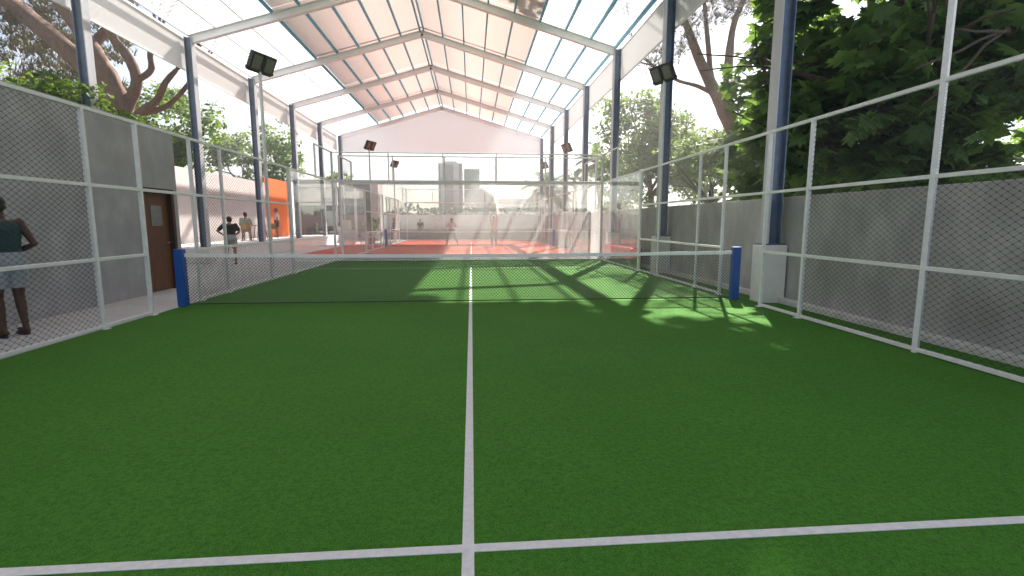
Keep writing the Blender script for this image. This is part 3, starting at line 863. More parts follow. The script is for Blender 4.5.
# other trees
def clumpset(cx, cy, cz, rx, ry, rz_, k, ns, nl):
    out = []
    for i in range(k):
        v = rvec()
        v = v.normalized() * (0.35 + 0.6 * rnd.random())
        c = (cx + v.x * rx, cy + v.y * ry, cz + v.z * rz_)
        f = rnd.uniform(0.28, 0.46)
        out.append((c, (rx * f, ry * f, rz_ * f), ns, nl))
    return out
tree('leafy_tree', 'loose pale green tree rising behind the boundary wall, left of the branching pine', (10.6, 30.0, 0), 9.0, clumpset(-0.6, 0, 5.6, 2.9, 2.4, 3.0, 18, 56, 9), 'leaf_mid', 0.24, 'simple', 0.6, 0.45, 0.2, 'bark')
tree('leafy_tree', 'bushy sunlit tree low behind the boundary wall beneath the branching pine', (11.2, 24.0, 0), 6.6, clumpset(0, 0, 4.0, 2.6, 2.2, 2.2, 15, 50, 9), 'leaf_mid', 0.20, 'simple', 0.6, 0.4, 0.16, 'bark_dark')
tree('leafy_tree', 'small dense tree behind the boundary wall next to the palms', (9.4, 33.0, 0), 6.0, clumpset(-0.2, 0, 3.6, 2.0, 1.8, 2.0, 11, 46, 9), 'leaf_mid', 0.20, 'simple', 0.6, 0.35, 0.14, 'bark_dark')
tree('leafy_tree', 'tall hazy tree farther back between the loose pale tree and the branching pine', (16.5, 36.0, 0), 9.0, clumpset(0, 0, 5.4, 3.4, 2.6, 3.0, 14, 46, 9), 'leaf_mid', 0.30, 'simple', 0.6, 0.45, 0.2, 'bark')
tree('shrub', 'bright green broad bush topping the grey clubhouse wall below the large pine', (-10.9, 15.6, 0), 5.5, clumpset(-0.1, 0.2, 4.2, 1.6, 2.5, 1.3, 30, 42, 9) + clumpset(0.2, 1.2, 4.0, 1.2, 2.0, 0.9, 14, 40, 9) + clumpset(-1.0, -1.5, 4.4, 1.5, 1.8, 1.4, 24, 42, 9), 'leaf_left', 0.15, 'simple', 0.9, 0.22, 0.1, 'bark_dark', cat='shrub', depth=2)
tree('leafy_tree', 'rounded fresh green tree over the pinkish wall, nearest the large pine trunks', (-14.6, 26.5, 0), 7.6, clumpset(0, 0, 5.6, 2.7, 2.4, 2.0, 14, 52, 9), 'leaf_left', 0.21, 'simple', 0.6, 0.4, 0.18, 'bark_dark')
tree('leafy_tree', 'airy green tree over the pinkish wall, directly above the orange panel', (-16.2, 41.0, 0), 9.2, clumpset(0, 0, 6.6, 3.0, 2.6, 2.5, 14, 50, 9), 'leaf_left', 0.26, 'simple', 0.6, 0.45, 0.2, 'bark_dark')
tree('leafy_tree', 'small pale tree behind the white sign panel of the kiosk', (-13.5, 52.0, 0), 6.6, clumpset(0, 0, 4.6, 2.4, 2.0, 1.7, 9, 40, 8), 'leaf_left', 0.28, 'simple', 0.6, 0.45, 0.16, 'bark_dark')

def palm(label, base, h, nf, fl, group='palms behind the boundary wall'):
    t = thing('palm_tree', label, 'palm', base, group=group)
    tr = MB()
    pts = [(0.15 * math.sin(i * 0.5), 0, h * i / 8) for i in range(9)]
    tr.tube(pts, [0.26, 0.2, 0.17, 0.16, 0.16, 0.155, 0.15, 0.16, 0.18], 10)
    tr.build('trunk', M['bark'], t, smooth=True)
    L = MB()
    top = Vector(pts[-1])
    for k in range(nf):
        a = 2 * PI * k / nf * 2.4 + rnd.uniform(-.2, .2)
        el = rnd.uniform(-0.2, 1.25)
        d = Vector((math.cos(a) * math.cos(el), math.sin(a) * math.cos(el), math.sin(el)))
        p = top.copy()
        m = 14
        prev = p.copy()
        for i in range(m):
            d = (d + Vector((0, 0, -0.055 - 0.010 * i))).normalized()
            p = prev + d * (fl / m)
            s = d.cross(Vector((0, 0, 1)))
            if s.length < 1e-3: s = Vector((1, 0, 0))
            s.normalize()
            L.beam(prev, p, 0.02, 0.02)
            ln = fl * 0.26 * math.sin(PI * (i + 1.2) / (m + 1.5)) + 0.06
            for sg in (-1, 1):
                for q in (0.0, 0.5):
                    o = prev.lerp(p, q)
                    tip = o + s * (sg * ln) + d * (ln * 0.55) + Vector((0, 0, -ln * 0.25 + rnd.uniform(-.05, .05)))
                    e = d * 0.05
                    L.add([tuple(o - e), tuple(o + e), tuple(tip)], [(0, 1, 2)])
            prev = p
    L.build('crown', M['palm'], t)
    return t
palm('palm with long pale arching fronds beside the end of the red court', (6.9, 45.6, 0), 4.1, 30, 2.9)
palm('darker compact palm above the boundary wall, left of the loose pale tree', (9.4, 38.0, 0), 5.7, 20, 2.0)
palm('tall slim palm behind the end wall, farthest of the palms', (10.6, 52.0, 0), 5.6, 18, 2.2)

# far tree line: too many to count
L = MB()
for i in range(120):
    x = -60 + 120 * i / 120 + rnd.uniform(-.6, .6)
    h = rnd.uniform(2.0, 4.6)
    y = 76 + rnd.uniform(-3, 5)
    for _ in range(110):
        v = rvec()
        leaf_simple(L, Vector((x + v.x * 1.6, y + v.y * 1.5, h * 0.5 + v.z * h * 0.5)), rnd.uniform(0.5, 0.9))
tag(L.build('treeline', M['hedge']), 'low grey-green line of far trees beyond the white end wall', 'trees', kind='stuff')

# ------------------------------------------------------------------ far buildings
b = thing('apartment_tower', 'pale tower with dark vertical window bands, left of the teal glass block', 'building', (-3.53, 90.4, 0.63))
b.scale = (0.5625, 0.5625, 0.5625)
MB().box(-3.7, 3.7, 0, 9, -1.12, 19.4).build('wall', M['tower'], b)
for x0, x1 in ((-3.72, -3.0), (-1.9, 0.9), (2.6, 3.5)):
    MB().box(x0, x1, -0.06, -0.004, 1.0, 19.0).build('window_band', M['tower_dark'], b)
MB().box(-2.0, 2.0, 2, 7, 19.404, 20.2).build('roof', M['tower'], b)
b = thing('glass_tower', 'teal glass office block beside the pale tower', 'building', (0.18, 92.2, 0.63))
b.scale = (0.5625, 0.5625, 0.5625)
MB().box(-2.3, 2.35, 0, 8, -1.12, 18.0).build('wall', M['tower_glass'], b)
wl = MB()
for k in range(1, 9): wl.box(-2.33, 2.38, -0.05, -0.004, 2.0 * k - 0.12, 2.0 * k + 0.12)
wl.build('floor_band', M['dome'], b)
for x in (-2.42, 2.47): MB().box(x - 0.06, x + 0.06, -0.06, 8, -1.12, 18.3).build('edge_fin', M['tower'], b)
b = thing('domed_hall', 'dark grey rounded hall in front of the glass block', 'building', (1.93, 85, 0.63))
b.scale = (0.5625, 0.5625, 0.5625)
d = MB()
rings = []
for i in range(9):
    a = PI / 2 * i / 8.4
    rings.append(((0, 0, 4.0 + 7.4 * math.sin(a)), (4.2 * math.cos(a) , 0, 0), (0, 4.2 * math.cos(a), 0)))
d.loft([((0, 0, -1.12), (4.2, 0, 0), (0, 4.2, 0))] + rings, 24)
d.build('shell', M['dome'], b, smooth=True)
for k in range(4):
    a = -PI / 2 + (k - 1.5) * 0.5
    MB().obox((4.21 * math.cos(a), 4.21 * math.sin(a), 2.6), (-0.5 * math.sin(a), 0.5 * math.cos(a), 0), (0.03 * math.cos(a), 0.03 * math.sin(a), 0), (0, 0, 1.0)).build('window', M['tower_dark'], b)
b = thing('low_building', 'long low pale building with a dark window strip behind the palm fronds', 'building', (14.5, 120, 0))
MB().box(-7.5, 9, 0, 8, 0, 6.4).build('wall', M['whitewall'], b)
MB().box(-7.0, 8.5, -0.06, -0.004, 3.6, 5.0).build('window_band', M['tower_dark'], b)
MB().box(-7.8, 9.3, -0.4, 8.3, 6.404, 6.8).build('roof', M['grey_step'], b)

# kiosk / bar at the far left
k = thing('kiosk', 'bar kiosk with white sign panel and dark teal upper wall beyond the orange wall', 'kiosk', (-11.0, 40.6, 0))
MB().box(-3.0, 3.4, 1.6, 1.9, 0, 4.5).build('back_wall', M['teal_wall'], k)
MB().box(-2.9, 3.3, 1.50, 1.596, 0.0, 2.0).build('back_panel', M['brick'], k)
MB().box(-2.2, 0.5, -0.05, 0.05, 2.95, 4.0).build('sign_panel', M['white_plastic'], k)
MB().box(-2.4, 1.0, -0.5, 0.9, 4.05, 4.6).build('canopy', M['whitewall'], k, bevel=0.02)
MB().box(-2.3, 0.9, -0.3, 0.4, 2.70, 2.90).build('beam', M['whitewall'], k)
MB().box(-1.6, 1.2, 0.2, 0.8, 0, 1.1).build('counter', M['dark_int'], k, bevel=0.02)
MB().box(-0.8, 0.35, 1.40, 1.49, 0.9, 2.3).build('menu_board', M['white_plastic'], k)
MB().box(1.5, 2.5, -0.1, 0.0, 3.2, 3.75).build('notice', M['white_plastic'], k)
for x in (-2.2, 0.8, 2.2): MB().box(x - 0.08, x + 0.08, -0.08, 0.08, 0, 4.04).build('post', M['cream_steel'], k)
MB().box(3.42, 3.95, -0.2, 2.0, 0, 4.5).build('pier', M['pink'], k)

c = thing('cabinet', 'white counter cabinet with a smaller box on top beside the red court', 'cabinet', (-7.6, 32.6, 0))
MB().box(-0.42, 0.42, -0.35, 0.35, 0.0, 1.0).build('body', M['white_plastic'], c, bevel=0.02)
MB().box(-0.30, 0.22, -0.28, 0.28, 1.002, 1.55).build('top_box', M['whitewall'], c, bevel=0.02)
MB().box(-0.38, 0.38, -0.362, -0.352, 0.08, 0.92).build('door', M['white_plastic'], c)

# tables and chairs on the left
def make_table(mat, r=0.42, h=0.74):
    t = thing('cafe_table', 'table', 'table')
    MB().loft([((0, 0, h - 0.03), (r, 0, 0), (0, r, 0)), ((0, 0, h), (r, 0, 0), (0, r, 0))], 20).build('tabletop', mat, t)
    for i in range(4):
        a = PI / 4 + PI / 2 * i
        MB().tube([(r * 0.55 * math.cos(a), r * 0.55 * math.sin(a), h - 0.03), (r * 0.85 * math.cos(a), r * 0.85 * math.sin(a), 0)], 0.018, 6).build('leg', mat, t)
    return t
def make_chair(mat, legmat):
    t = thing('chair', 'chair', 'chair')
    MB().box(-0.21, 0.21, -0.21, 0.21, 0.43, 0.46).build('seat', mat, t, bevel=0.008)
    bk = MB()
    vs = []
    n = 9
    for i in range(n):
        a = R(-70 + 140 * i / (n - 1)) - PI / 2
        for rr in (0.235, 0.215):
            for z in (0.52, 0.82):
                vs.append((rr * math.cos(a), rr * math.sin(a) * 1.0, z))
    fs = []
    for i in range(n - 1):
        p, q = i * 4, i * 4 + 4
        fs += [(p, q, q + 1, p + 1), (p + 3, q + 3, q + 2, p + 2), (p + 1, q + 1, q + 3, p + 3), (p + 2, q + 2, q, p)]
    fs += [(0, 1, 3, 2), (4 * n - 2, 4 * n - 1, 4 * n - 3, 4 * n - 4)]
    bk.add(vs, fs)
    bk.build('backrest', mat, t)
    for sx in (-1, 1):
        for sy in (-1, 1):
            MB().tube([(0.17 * sx, 0.17 * sy, 0.44), (0.21 * sx, 0.22 * sy, 0)], 0.015, 6).build('leg', legmat, t)
        MB().tube([(0.19 * sx, -0.17, 0.44), (0.20 * sx, -0.13, 0.70)], 0.012, 6).build('back_post', legmat, t)
    return t
TZ = 0.551
tb = make_table(M['wood_red']); tb.location = (-10.55, 27.2, TZ); tag(tb, 'reddish wooden table on the terrace next to the rattan chair', 'table', 'cafe tables')
ch = make_chair(M['wood_tan'], M['wood_red']); ch.location = (-10.75, 26.1, TZ); ch.rotation_euler = (0, 0, 0.35)
tag(ch, 'tan rattan chair holding the seated person on the terrace', 'chair', 'cafe chairs')
ch2 = copy_tree(ch); ch2.location = (-10.4, 28.2, TZ); ch2.rotation_euler = (0, 0, 2.8); ch2['label'] = 'empty tan rattan chair behind the reddish terrace table'
wt = make_table(M['white_plastic'], 0.6); wt.location = (-6.5, 33.4, 0); tag(wt, 'round white table nearest the white counter cabinet', 'table', 'cafe tables')
wt2 = copy_tree(wt); wt2.location = (-6.2, 36.4, 0); wt2['label'] = 'round white table farthest from the camera, beyond the white cabinet'
wt3 = copy_tree(wt); wt3.location = (-10.4, 38.6, 0); wt3['label'] = 'round white table before the kiosk counter with people seated round it'
wch = make_chair(M['white_plastic'], M['white_plastic']); wch.location = (-7.25, 33.75, 0); wch.rotation_euler = (0, 0, -1.4); tag(wch, 'white chair tucked between the white cabinet and its nearest table', 'chair', 'cafe chairs')
for (x, y, a, lab) in ((-5.75, 33.1, 1.5, 'white chair on the court side of the nearest white table'), (-6.5, 32.6, 0.0, 'white chair on the camera side of the nearest white table'),
                       (-6.9, 36.1, -1.3, 'white chair on the cabinet side of the farthest white table'), (-5.5, 36.6, 1.6, 'white chair on the court side of the farthest white table')):
    o = copy_tree(wch); o.location = (x, y, 0); o.rotation_euler = (0, 0, a); o['label'] = lab
bch = make_chair(M['black_plastic'], M['black_plastic']); bch.location = (-11.15, 38.3, 0); bch.rotation_euler = (0, 0, -1.3); tag(bch, 'black chair at the kiosk table, on the terrace side', 'chair', 'cafe chairs')
for (x, y, a, lab) in ((-9.65, 38.9, 1.7, 'black chair at the kiosk table, on the cabinet side'), (-10.3, 37.75, 0.1, 'black chair at the kiosk table, on the camera side')):
    o = copy_tree(bch); o.location = (x, y, 0); o.rotation_euler = (0, 0, a); o['label'] = lab
pl = thing('potted_plant', 'leafy potted plant beside the white counter cabinet', 'plant', (-6.6, 35.0, 0))
MB().loft([((0, 0, 0), (0.2, 0, 0), (0, 0.2, 0)), ((0, 0, 0.4), (0.27, 0, 0), (0, 0.27, 0))], 16).build('pot', M['planter'], pl)
MB().tube([(0, 0, 0.35), (0.02, 0, 1.0)], 0.03, 6).build('stem', M['bark_dark'], pl)
crown([((0, 0, 1.25), (0.45, 0.45, 0.6), 40, 6)], 0.2, 'simple', 0.4, 0.18).build('crown', M['leaf_mid'], pl)

# ------------------------------------------------------------------ people
def remesh(mb, voxel, smooth=4):
    me = mb.mesh('tmp')
    o = bpy.data.objects.new('tmp', me)
    COL.objects.link(o)
    m = o.modifiers.new('r', 'REMESH'); m.mode = 'VOXEL'; m.voxel_size = voxel; m.use_smooth_shade = True
    s = o.modifiers.new('s', 'SMOOTH'); s.iterations = smooth; s.factor = 0.5
    dg = bpy.context.evaluated_depsgraph_get()
    dg.update()
    out = bpy.data.meshes.new_from_object(o.evaluated_get(dg))
    bpy.data.objects.remove(o)
    bpy.data.meshes.remove(me)
    return out
def putmesh(me, name, mat, parent):
    me.name = name
    me.materials.clear(); me.materials.append(mat)
    me.polygons.foreach_set('use_smooth', [True] * len(me.polygons))
    o = bpy.data.objects.new(name, me)
    COL.objects.link(o)
    o.parent = parent
    return o
def capsule(mb, pts, rad, n=12):
    mb.tube(pts, rad, n)
    for p, r in zip(pts, rad): mb.ball(p, r * 0.995, 10, 6)

def stand_pose(h=1.76):
    k = h / 1.76
    J = dict(pelvis=(0, 0, 0.94), waist=(0, 0, 1.08), chest=(0, 0.01, 1.30), neck=(0, 0, 1.47), head=(0, 0.02, 1.64))
    for s, n in ((-1, 'L'), (1, 'R')):
        J['sh' + n] = (0.19 * s, 0, 1.43); J['el' + n] = (0.25 * s, -0.03, 1.14); J['wr' + n] = (0.26 * s, 0.06, 0.90)
        J['hip' + n] = (0.095 * s, 0, 0.92); J['kn' + n] = (0.11 * s, 0.02, 0.50); J['an' + n] = (0.115 * s, -0.03, 0.09); J['toe' + n] = (0.14 * s, 0.16, 0.03)
    return {a: Vector(b) * k for a, b in J.items()}

def person(label, loc, face, J, skin, shirt, shorts, shoe, shirt_sleeve=0.5, shorts_len=0.75, voxel=0.016, fat=1.0, long_hair=False, look=0.0, fingers=True, curl=0.7, sleeveless=False):
    """face: heading of the body, 0 = looking along +y"""
    t = thing('person', label, 'person', loc, face)
    side = (J['shR'] - J['shL']).normalized()
    upv = (J['neck'] - J['pelvis']).normalized()
    fwd = upv.cross(side).normalized()
    if fwd.length < .5: fwd = Vector((0, 1, 0))
    hside = (J['hipR'] - J['hipL']).normalized()
    def torso(mb, g, z0=0.0, z1=1.0):
        rings = []
        spec = [(0.0, 0.165, 0.115), (0.12, 0.172, 0.122), (0.3, 0.150, 0.105), (0.5, 0.158, 0.11), (0.72, 0.175, 0.118), (0.86, 0.165, 0.10), (0.95, 0.12, 0.075), (1.0, 0.062, 0.058)]
        base = J['pelvis'] - upv * 0.09
        for f, a, bb in spec:
            if f < z0 - 1e-6 or f > z1 + 1e-6: continue
            if f < 0.5: c = base.lerp(J['chest'], f / 0.62)
            else: c = base.lerp(J['chest'], f / 0.62) if f <= 0.62 else J['chest'].lerp(J['neck'], (f - 0.62) / 0.38)
            sd = hside.lerp(side, min(1, f / 0.7)).normalized()
            rings.append((c, sd * (a * fat + g), fwd * (bb * fat + g)))
        mb.loft(rings, 20)
    B = MB()
    torso(B, 0.0)
    capsule(B, [J['neck'] - upv * 0.04, J['neck'].lerp(J['head'], 0.55)], [0.062, 0.055])
    Rm = Matrix((side, fwd, upv)).transposed()
    hr = Matrix.Rotation(look, 3, 'Z')
    hs = hr @ Vector((1, 0, 0)); hf = hr @ Vector((0, 1, 0))
    hd = J['head']
    hm = Matrix((hs, hf, Vector((0, 0, 1)))).transposed()
    B.ball(hd + Vector((0, 0, 0.015)), (0.077, 0.097, 0.105), 16, 12, hm)
    B.ball(hd + hf * 0.025 + Vector((0, 0, -0.055)), (0.058, 0.068, 0.062), 14, 10, hm)
    B.ball(hd + hf * 0.097 + Vector((0, 0, -0.015)), (0.014, 0.022, 0.026), 8, 6, hm)
    B.ball(hd + hf * 0.09 + Vector((0, 0, -0.062)), (0.025, 0.012, 0.011), 8, 6, hm)
    for s in (-1, 1): B.ball(hd + hs * (0.078 * s) + Vector((0, 0, -0.008)), (0.013, 0.022, 0.032), 8, 6, hm)
    for n in ('L', 'R'):
        sg = -1 if n == 'L' else 1
        sh, el, wr = J['sh' + n], J['el' + n], J['wr' + n]
        capsule(B, [J['neck'].lerp(sh, 0.55) - upv * 0.03, sh, sh.lerp(el, 0.45), el, el.lerp(wr, 0.35), wr], [0.055, 0.060, 0.050, 0.039, 0.040, 0.026])
        fd = (wr - el).normalized()
        palm_n = fd.cross(hside if abs(fd.dot(hside)) < .9 else fwd).normalized()
        ac = fd.cross(palm_n).normalized()
        pc = wr + fd * 0.05
        B.ball(pc, (0.040, 0.016, 0.05), 10, 8, Matrix((ac, palm_n, fd)).transposed())
        if fingers:
            for i, ln in enumerate((0.072, 0.080, 0.075, 0.060)):
                o = pc + ac * (-0.030 + 0.020 * i) + fd * 0.035
                a1 = (fd * math.cos(curl * .5) + palm_n * math.sin(curl * .5))
                a2 = (fd * math.cos(curl * 1.5) + palm_n * math.sin(curl * 1.5))
                B.tube([o, o + a1 * ln * .5, o + a1 * ln * .5 + a2 * ln * .5], [0.0095, 0.0088, 0.0075], 8)
            o = pc - ac * 0.032 - fd * 0.015
            a1 = (fd * 0.7 - ac * 0.7).normalized()
            B.tube([o, o + a1 * 0.034, o + (a1 + palm_n * 0.5) * 0.05], [0.011, 0.010, 0.008], 8)
        hip, kn, an, toe = J['hip' + n], J['kn' + n], J['an' + n], J['toe' + n]
        capsule(B, [hip, hip.lerp(kn, 0.35), kn, kn.lerp(an, 0.30), kn.lerp(an, 0.7), an], [0.095 * fat, 0.083 * fat, 0.056, 0.057, 0.041, 0.034])
        capsule(B, [an + (an - toe).normalized() * 0.03 + Vector((0, 0, -0.035)), an.lerp(toe, 0.55) + Vector((0, 0, -0.012)), toe], [0.036, 0.038, 0.026])
    body = putmesh(remesh(B, voxel), 'body', M[skin], t)
    # eyes
    for s in (-1, 1):
        e = MB(); e.ball(hd + hf * 0.088 + hs * (0.032 * s) + Vector((0, 0, 0.012)), 0.012, 10, 8)
        e.build('eye', M['eye'], t, smooth=True)
    Hh = MB()
    Hh.ball(hd + hf * -0.016 + Vector((0, 0, 0.045)), (0.087, 0.098, 0.088), 16, 10, hm)
    Hh.ball(hd + hf * -0.04 + Vector((0, 0, -0.005)), (0.080, 0.072, 0.085), 14, 10, hm)
    if long_hair: Hh.ball(hd + hf * -0.11 + Vector((0, 0, 0.05)), (0.05, 0.05, 0.05), 12, 8, hm)
    putmesh(remesh(Hh, 0.012, 2), 'hair', M['hair'], t)
    S = MB()
    torso(S, 0.014, 0.10, 0.97)
    for n in ('L', 'R'):
        sh, el = J['sh' + n], J['el' + n]
        if sleeveless:
            S.ball(J['neck'].lerp(sh, 0.72) - upv * 0.05, 0.072, 12, 8)
        else:
            capsule(S, [J['neck'].lerp(sh, 0.55) - upv * 0.03, sh, sh.lerp(el, shirt_sleeve)], [0.068, 0.074, 0.068])
    putmesh(remesh(S, voxel, 3), 'shirt', M[shirt], t)
    P = MB()
    torso(P, 0.018, 0.0, 0.30)
    for n in ('L', 'R'):
        hip, kn, an = J['hip' + n], J['kn' + n], J['an' + n]
        if shorts_len <= 1: pts = [hip, hip.lerp(kn, shorts_len * .5), hip.lerp(kn, shorts_len)]; rd = [0.112 * fat, 0.105 * fat, 0.100 * fat]
        else: pts = [hip, hip.lerp(kn, .5), kn, an + Vector((0, 0, 0.03))]; rd = [0.112 * fat, 0.098, 0.075, 0.055]
        capsule(P, pts[:-1], rd[:-1]); P.tube(pts, rd, 14)
    putmesh(remesh(P, voxel, 2), 'shorts' if shorts_len <= 1 else 'trousers', M[shorts], t)
    for n in ('L', 'R'):
        an, toe = J['an' + n], J['toe' + n]
        F = MB()
        dr = toe - an; dr.z = 0
        dr = dr.normalized() if dr.length > 1e-3 else Vector((0, 1, 0))
        sd = dr.cross(Vector((0, 0, 1)))
        lo = min(an.z, toe.z)
        base = (an + toe) / 2
        zb = toe.z - 0.03
        F.loft([((base.x, base.y, zb), dr * 0.145, sd * 0.048), ((base.x, base.y, zb + 0.022), dr * 0.145, sd * 0.05)], 16)
        if shoe == 'shoe_dark':
            F.obox(an.lerp(toe, 0.62) + Vector((0, 0, 0.024)), dr * 0.022, sd * 0.048, (0, 0, 0.006))
        else:
            F.ball(an.lerp(toe, 0.6) + Vector((0, 0, -0.01)), (0.05, 0.11, 0.042), 12, 8, Matrix((sd, dr, Vector((0, 0, 1)))).transposed())
            F.ball(an + Vector((0, 0, -0.02)), (0.05, 0.06, 0.05), 12, 8, Matrix((sd, dr, Vector((0, 0, 1)))).transposed())
        F.build('sandal' if shoe == 'shoe_dark' else 'shoe', M[shoe], t, smooth=True)
    return t

# person standing by the clubhouse wall, seen from behind, forearm raised in front
J = stand_pose(1.79)
J['elR'] = Vector((0.29, -0.08, 1.18)); J['wrR'] = Vector((0.17, 0.17, 1.05))
J['elL'] = Vector((-0.29, -0.02, 1.17)); J['wrL'] = Vector((-0.10, 0.24, 1.12))
person('person in dark teal sleeveless top and light grey shorts by the grey clubhouse wall', (-5.88, 7.80, 0.0), R(68), J, 'skin_dark', 'teal_cloth', 'grey_cloth', 'shoe_dark', voxel=0.0075, fat=1.12, look=R(-25), sleeveless=True, shorts_len=0.72)

# person stepping along the paving by the terrace
J = stand_pose(1.68)
for n in ('neck', 'head', 'chest', 'shL', 'shR'):
    J[n] = J[n] + Vector((0, 0.10 * (J[n].z - 0.9) / 0.5, -0.02))
J['head'] = J['head'] + Vector((0, 0.05, -0.02))
J['elL'] = Vector((-0.38, -0.02, 1.16)); J['wrL'] = Vector((-0.20, 0.16, 1.0))
J['elR'] = Vector((0.28, 0.02, 1.12)); J['wrR'] = Vector((0.16, 0.22, 1.0))
J['knL'] = Vector((-0.10, 0.30, 0.62)); J['anL'] = Vector((-0.11, 0.12, 0.28)); J['toeL'] = Vector((-0.11, 0.28, 0.20))
J['knR'] = Vector((0.11, 0.06, 0.48)); J['anR'] = Vector((0.11, -0.08, 0.09)); J['toeR'] = Vector((0.13, 0.11, 0.03))
person('person in a black top and pale shorts stepping along the paving beside the terrace', (-8.27, 19.05, 0.0), R(28), J, 'skin_tan', 'black_cloth', 'pale_cloth', 'shoe_dark', shirt_sleeve=0.7, look=R(20))

def sit_pose(seat=0.46):
    J = stand_pose(1.72)
    dz = seat + 0.10 - J['pelvis'].z
    for n in J: J[n] = J[n] + Vector((0, 0, dz))
    for s, n in ((-1, 'L'), (1, 'R')):
        J['kn' + n] = Vector((0.13 * s, 0.42, seat + 0.06)); J['an' + n] = Vector((0.13 * s, 0.40, 0.09)); J['toe' + n] = Vector((0.15 * s, 0.58, 0.03))
        J['el' + n] = Vector((0.26 * s, 0.06, J['chest'].z - 0.16)); J['wr' + n] = Vector((0.14 * s, 0.33, seat + 0.24))
    return J
person('person in pale clothes sitting on the rattan chair on the terrace', (-10.75, 26.08, TZ), R(20), sit_pose(), 'skin_tan', 'pale_cloth', 'pale_cloth', 'shoe_white', shorts_len=1.2, voxel=0.018)
J = stand_pose(1.70)
person('person in a pale shirt and dark shorts standing against the orange wall panel', (-11.55, 32.1, TZ), R(120), J, 'skin_tan', 'white_cloth', 'dark_cloth', 'shoe_dark', voxel=0.018)

# players on the red court
J = stand_pose(1.76)
J['knL'] = Vector((-0.22, 0.10, 0.50)); J['anL'] = Vector((-0.36, -0.08, 0.09)); J['toeL'] = Vector((-0.42, 0.10, 0.03))
J['knR'] = Vector((0.24, 0.14, 0.50)); J['anR'] = Vector((0.40, 0.0, 0.09)); J['toeR'] = Vector((0.46, 0.18, 0.03))
for n in ('pelvis', 'waist', 'chest', 'neck', 'head', 'shL', 'shR', 'hipL', 'hipR'): J[n] = J[n] + Vector((0, 0, -0.06))
J['elL'] = Vector((-0.34, 0.02, 1.16)); J['wrL'] = Vector((-0.18, 0.22, 1.18)); J['elR'] = Vector((0.33, 0.02, 1.14)); J['wrR'] = Vector((0.16, 0.24, 1.16))
person('player in a white shirt and dark trousers with legs apart on the red court', (-1.21, 32.9, 0.009), R(25), J, 'skin_dark', 'white_cloth', 'dark_cloth', 'shoe_dark', shorts_len=1.2, voxel=0.018, shirt_sleeve=0.9)
J = stand_pose(1.78)
J['shL'] = J['shL'] + Vector((0.02, 0, 0.06)); J['shR'] = J['shR'] + Vector((-0.02, 0, 0.06))
J['elL'] = Vector((-0.20, 0.08, 1.74)); J['wrL'] = Vector((-0.06, 0.12, 1.96)); J['elR'] = Vector((0.22, 0.08, 1.74)); J['wrR'] = Vector((0.05, 0.12, 1.98))
p2 = person('player in a pink top reaching both arms overhead on the red court', (1.33, 30.25, 0.009), PI - R(8), J, 'skin_tan', 'pink_cloth', 'olive_cloth', 'shoe_white', shorts_len=1.2, voxel=0.018, look=R(10), curl=1.2)
rk = thing('racket', 'green racket held overhead by the player in the pink top', 'racket', (1.33, 30.13, 2.06))
MB().tube([(0, 0, -0.05), (0.0, 0, 0.14)], 0.016, 8).build('handle', M['black_plastic'], rk)
mb = MB(); mb.loft([((0, -0.018, 0.28), (0.13, 0, 0), (0, 0, 0.15)), ((0, 0.018, 0.28), (0.13, 0, 0), (0, 0, 0.15))], 24); mb.build('head', M['racket'], rk)
# spectators far off
person('spectator in grey standing by the far end of the red court', (-4.1, 42.3, 0), PI, stand_pose(1.7), 'skin_tan', 'dark_cloth', 'olive_cloth', 'shoe_dark', voxel=0.022, fingers=False)
person('small seated spectator on the grey step behind the red court', (1.9, 43.75, 0.44), PI, sit_pose(0.44), 'skin_tan', 'dark_cloth', 'dark_cloth', 'shoe_dark', shorts_len=1.2, voxel=0.022, fingers=False)
person('person in dark clothes standing beyond the white tables at the red court edge', (-5.6, 38.4, 0), R(100), stand_pose(1.74), 'skin_tan', 'dark_cloth', 'dark_cloth', 'shoe_dark', shorts_len=1.2, voxel=0.022, fingers=False)
person('person in black sitting at the kiosk table on the terrace side', (-11.15, 38.3, 0), R(-80), sit_pose(), 'skin_dark', 'black_cloth', 'dark_cloth', 'shoe_dark', shorts_len=1.2, voxel=0.022, fingers=False)
person('person in white sitting at the kiosk table on the cabinet side', (-9.65, 38.9, 0), R(98), sit_pose(), 'skin_tan', 'white_cloth', 'dark_cloth', 'shoe_dark', shorts_len=1.2, voxel=0.022, fingers=False)

# ------------------------------------------------------------------ light, air, camera
w = bpy.data.worlds.new('World')
scene.world = w
w.use_nodes = True
nt = w.node_tree
bg = nt.nodes['Background']
sky = nt.nodes.new('ShaderNodeTexSky')
sky.sky_type = 'NISHITA'
sky.sun_disc = False
sky.sun_elevation = R(SUN_EL)
sky.sun_rotation = R(SUN_AZ)
sky.air_density = 1.0
sky.dust_density = 1.0
tc = nt.nodes.new('ShaderNodeTexCoord')
mp = nt.nodes.new('ShaderNodeMapping'); mp.inputs['Scale'].default_value = (1.0, 1.0, 2.4)
no = nt.nodes.new('ShaderNodeTexNoise'); no.inputs['Scale'].default_value = 2.2; no.inputs['Detail'].default_value = 6; no.inputs['Roughness'].default_value = 0.55
mr = nt.nodes.new('ShaderNodeMapRange'); mr.inputs['From Min'].default_value = 0.42; mr.inputs['From Max'].default_value = 0.62; mr.inputs['To Max'].default_value = 0.75
mx = nt.nodes.new('ShaderNodeMix'); mx.data_type = 'RGBA'
mx.inputs['B'].default_value = (5.0, 5.05, 5.2, 1)
nt.links.new(tc.outputs['Generated'], mp.inputs['Vector']); nt.links.new(mp.outputs['Vector'], no.inputs['Vector'])
nt.links.new(no.outputs['Fac'], mr.inputs['Value']); nt.links.new(mr.outputs['Result'], mx.inputs['Factor'])
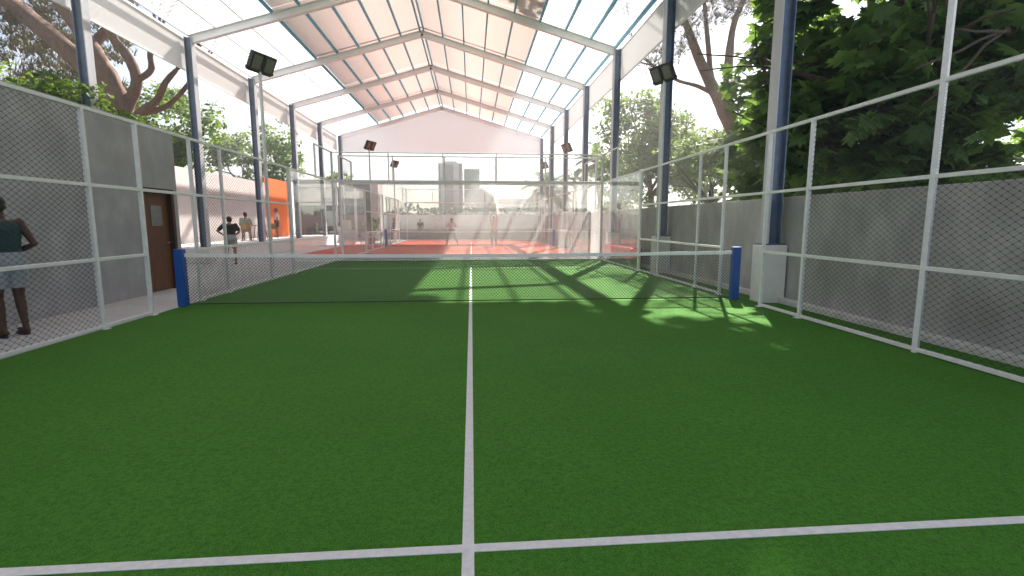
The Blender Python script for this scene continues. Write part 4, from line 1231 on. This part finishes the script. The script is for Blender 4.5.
nt.links.new(sky.outputs['Color'], mx.inputs['A']); nt.links.new(mx.outputs['Result'], bg.inputs['Color'])
bg.inputs['Strength'].default_value = SKY_STR

sd = bpy.data.lights.new('sun', 'SUN')
sd.energy = SUN_STR
sd.angle = R(0.9)
sd.color = (1.0, 0.94, 0.85)
so = bpy.data.objects.new('sun', sd)
COL.objects.link(so)
dirv = Vector((math.sin(R(SUN_AZ)) * math.cos(R(SUN_EL)), math.cos(R(SUN_AZ)) * math.cos(R(SUN_EL)), math.sin(R(SUN_EL))))
so.rotation_euler = dirv.to_track_quat('Z', 'Y').to_euler()
so.location = (0, 0, 30)

if HAZE > 0:
    hz = MB().box(-75, 75, -14, 185, -1.3, 23.5).build('haze', bpy.data.materials.new('haze_air'))
    m = hz.data.materials[0]
    m.use_nodes = True
    for n in list(m.node_tree.nodes): m.node_tree.nodes.remove(n)
    out = m.node_tree.nodes.new('ShaderNodeOutputMaterial')
    v = m.node_tree.nodes.new('ShaderNodeVolumePrincipled')
    v.inputs['Color'].default_value = (0.97, 0.96, 0.95, 1)
    v.inputs['Density'].default_value = HAZE
    v.inputs['Anisotropy'].default_value = 0.45
    m.node_tree.links.new(v.outputs[0], out.inputs['Volume'])
    tag(hz, kind='stuff')

cd = bpy.data.cameras.new('camera')
cam = bpy.data.objects.new('camera', cd)
COL.objects.link(cam)
cd.sensor_width = 36.0
cd.lens = 500.2 / 1024 * 36
cd.clip_end = 5000
cd.clip_start = 0.05
cam.location = (0.03, 0.964, 1.468)
pi_, ya = 0.1319, 0.08026
F = Vector((math.sin(ya) * math.cos(pi_), math.cos(ya) * math.cos(pi_), -math.sin(pi_)))
cam.rotation_euler = F.to_track_quat('-Z', 'Y').to_euler()
scene.camera = cam

vs = scene.view_settings
vs.view_transform = 'Standard'
vs.look = 'None'
vs.exposure = EXPO
vs.gamma = 1.0
vs.use_curve_mapping = False
cy = scene.cycles
cy.use_denoising = True
cy.max_bounces = 10
cy.transparent_max_bounces = 24
cy.diffuse_bounces = 4
cy.glossy_bounces = 4
cy.transmission_bounces = 6
cy.volume_bounces = 0
cy.sample_clamp_indirect = 8.0
cy.caustics_reflective = False
cy.caustics_refractive = False
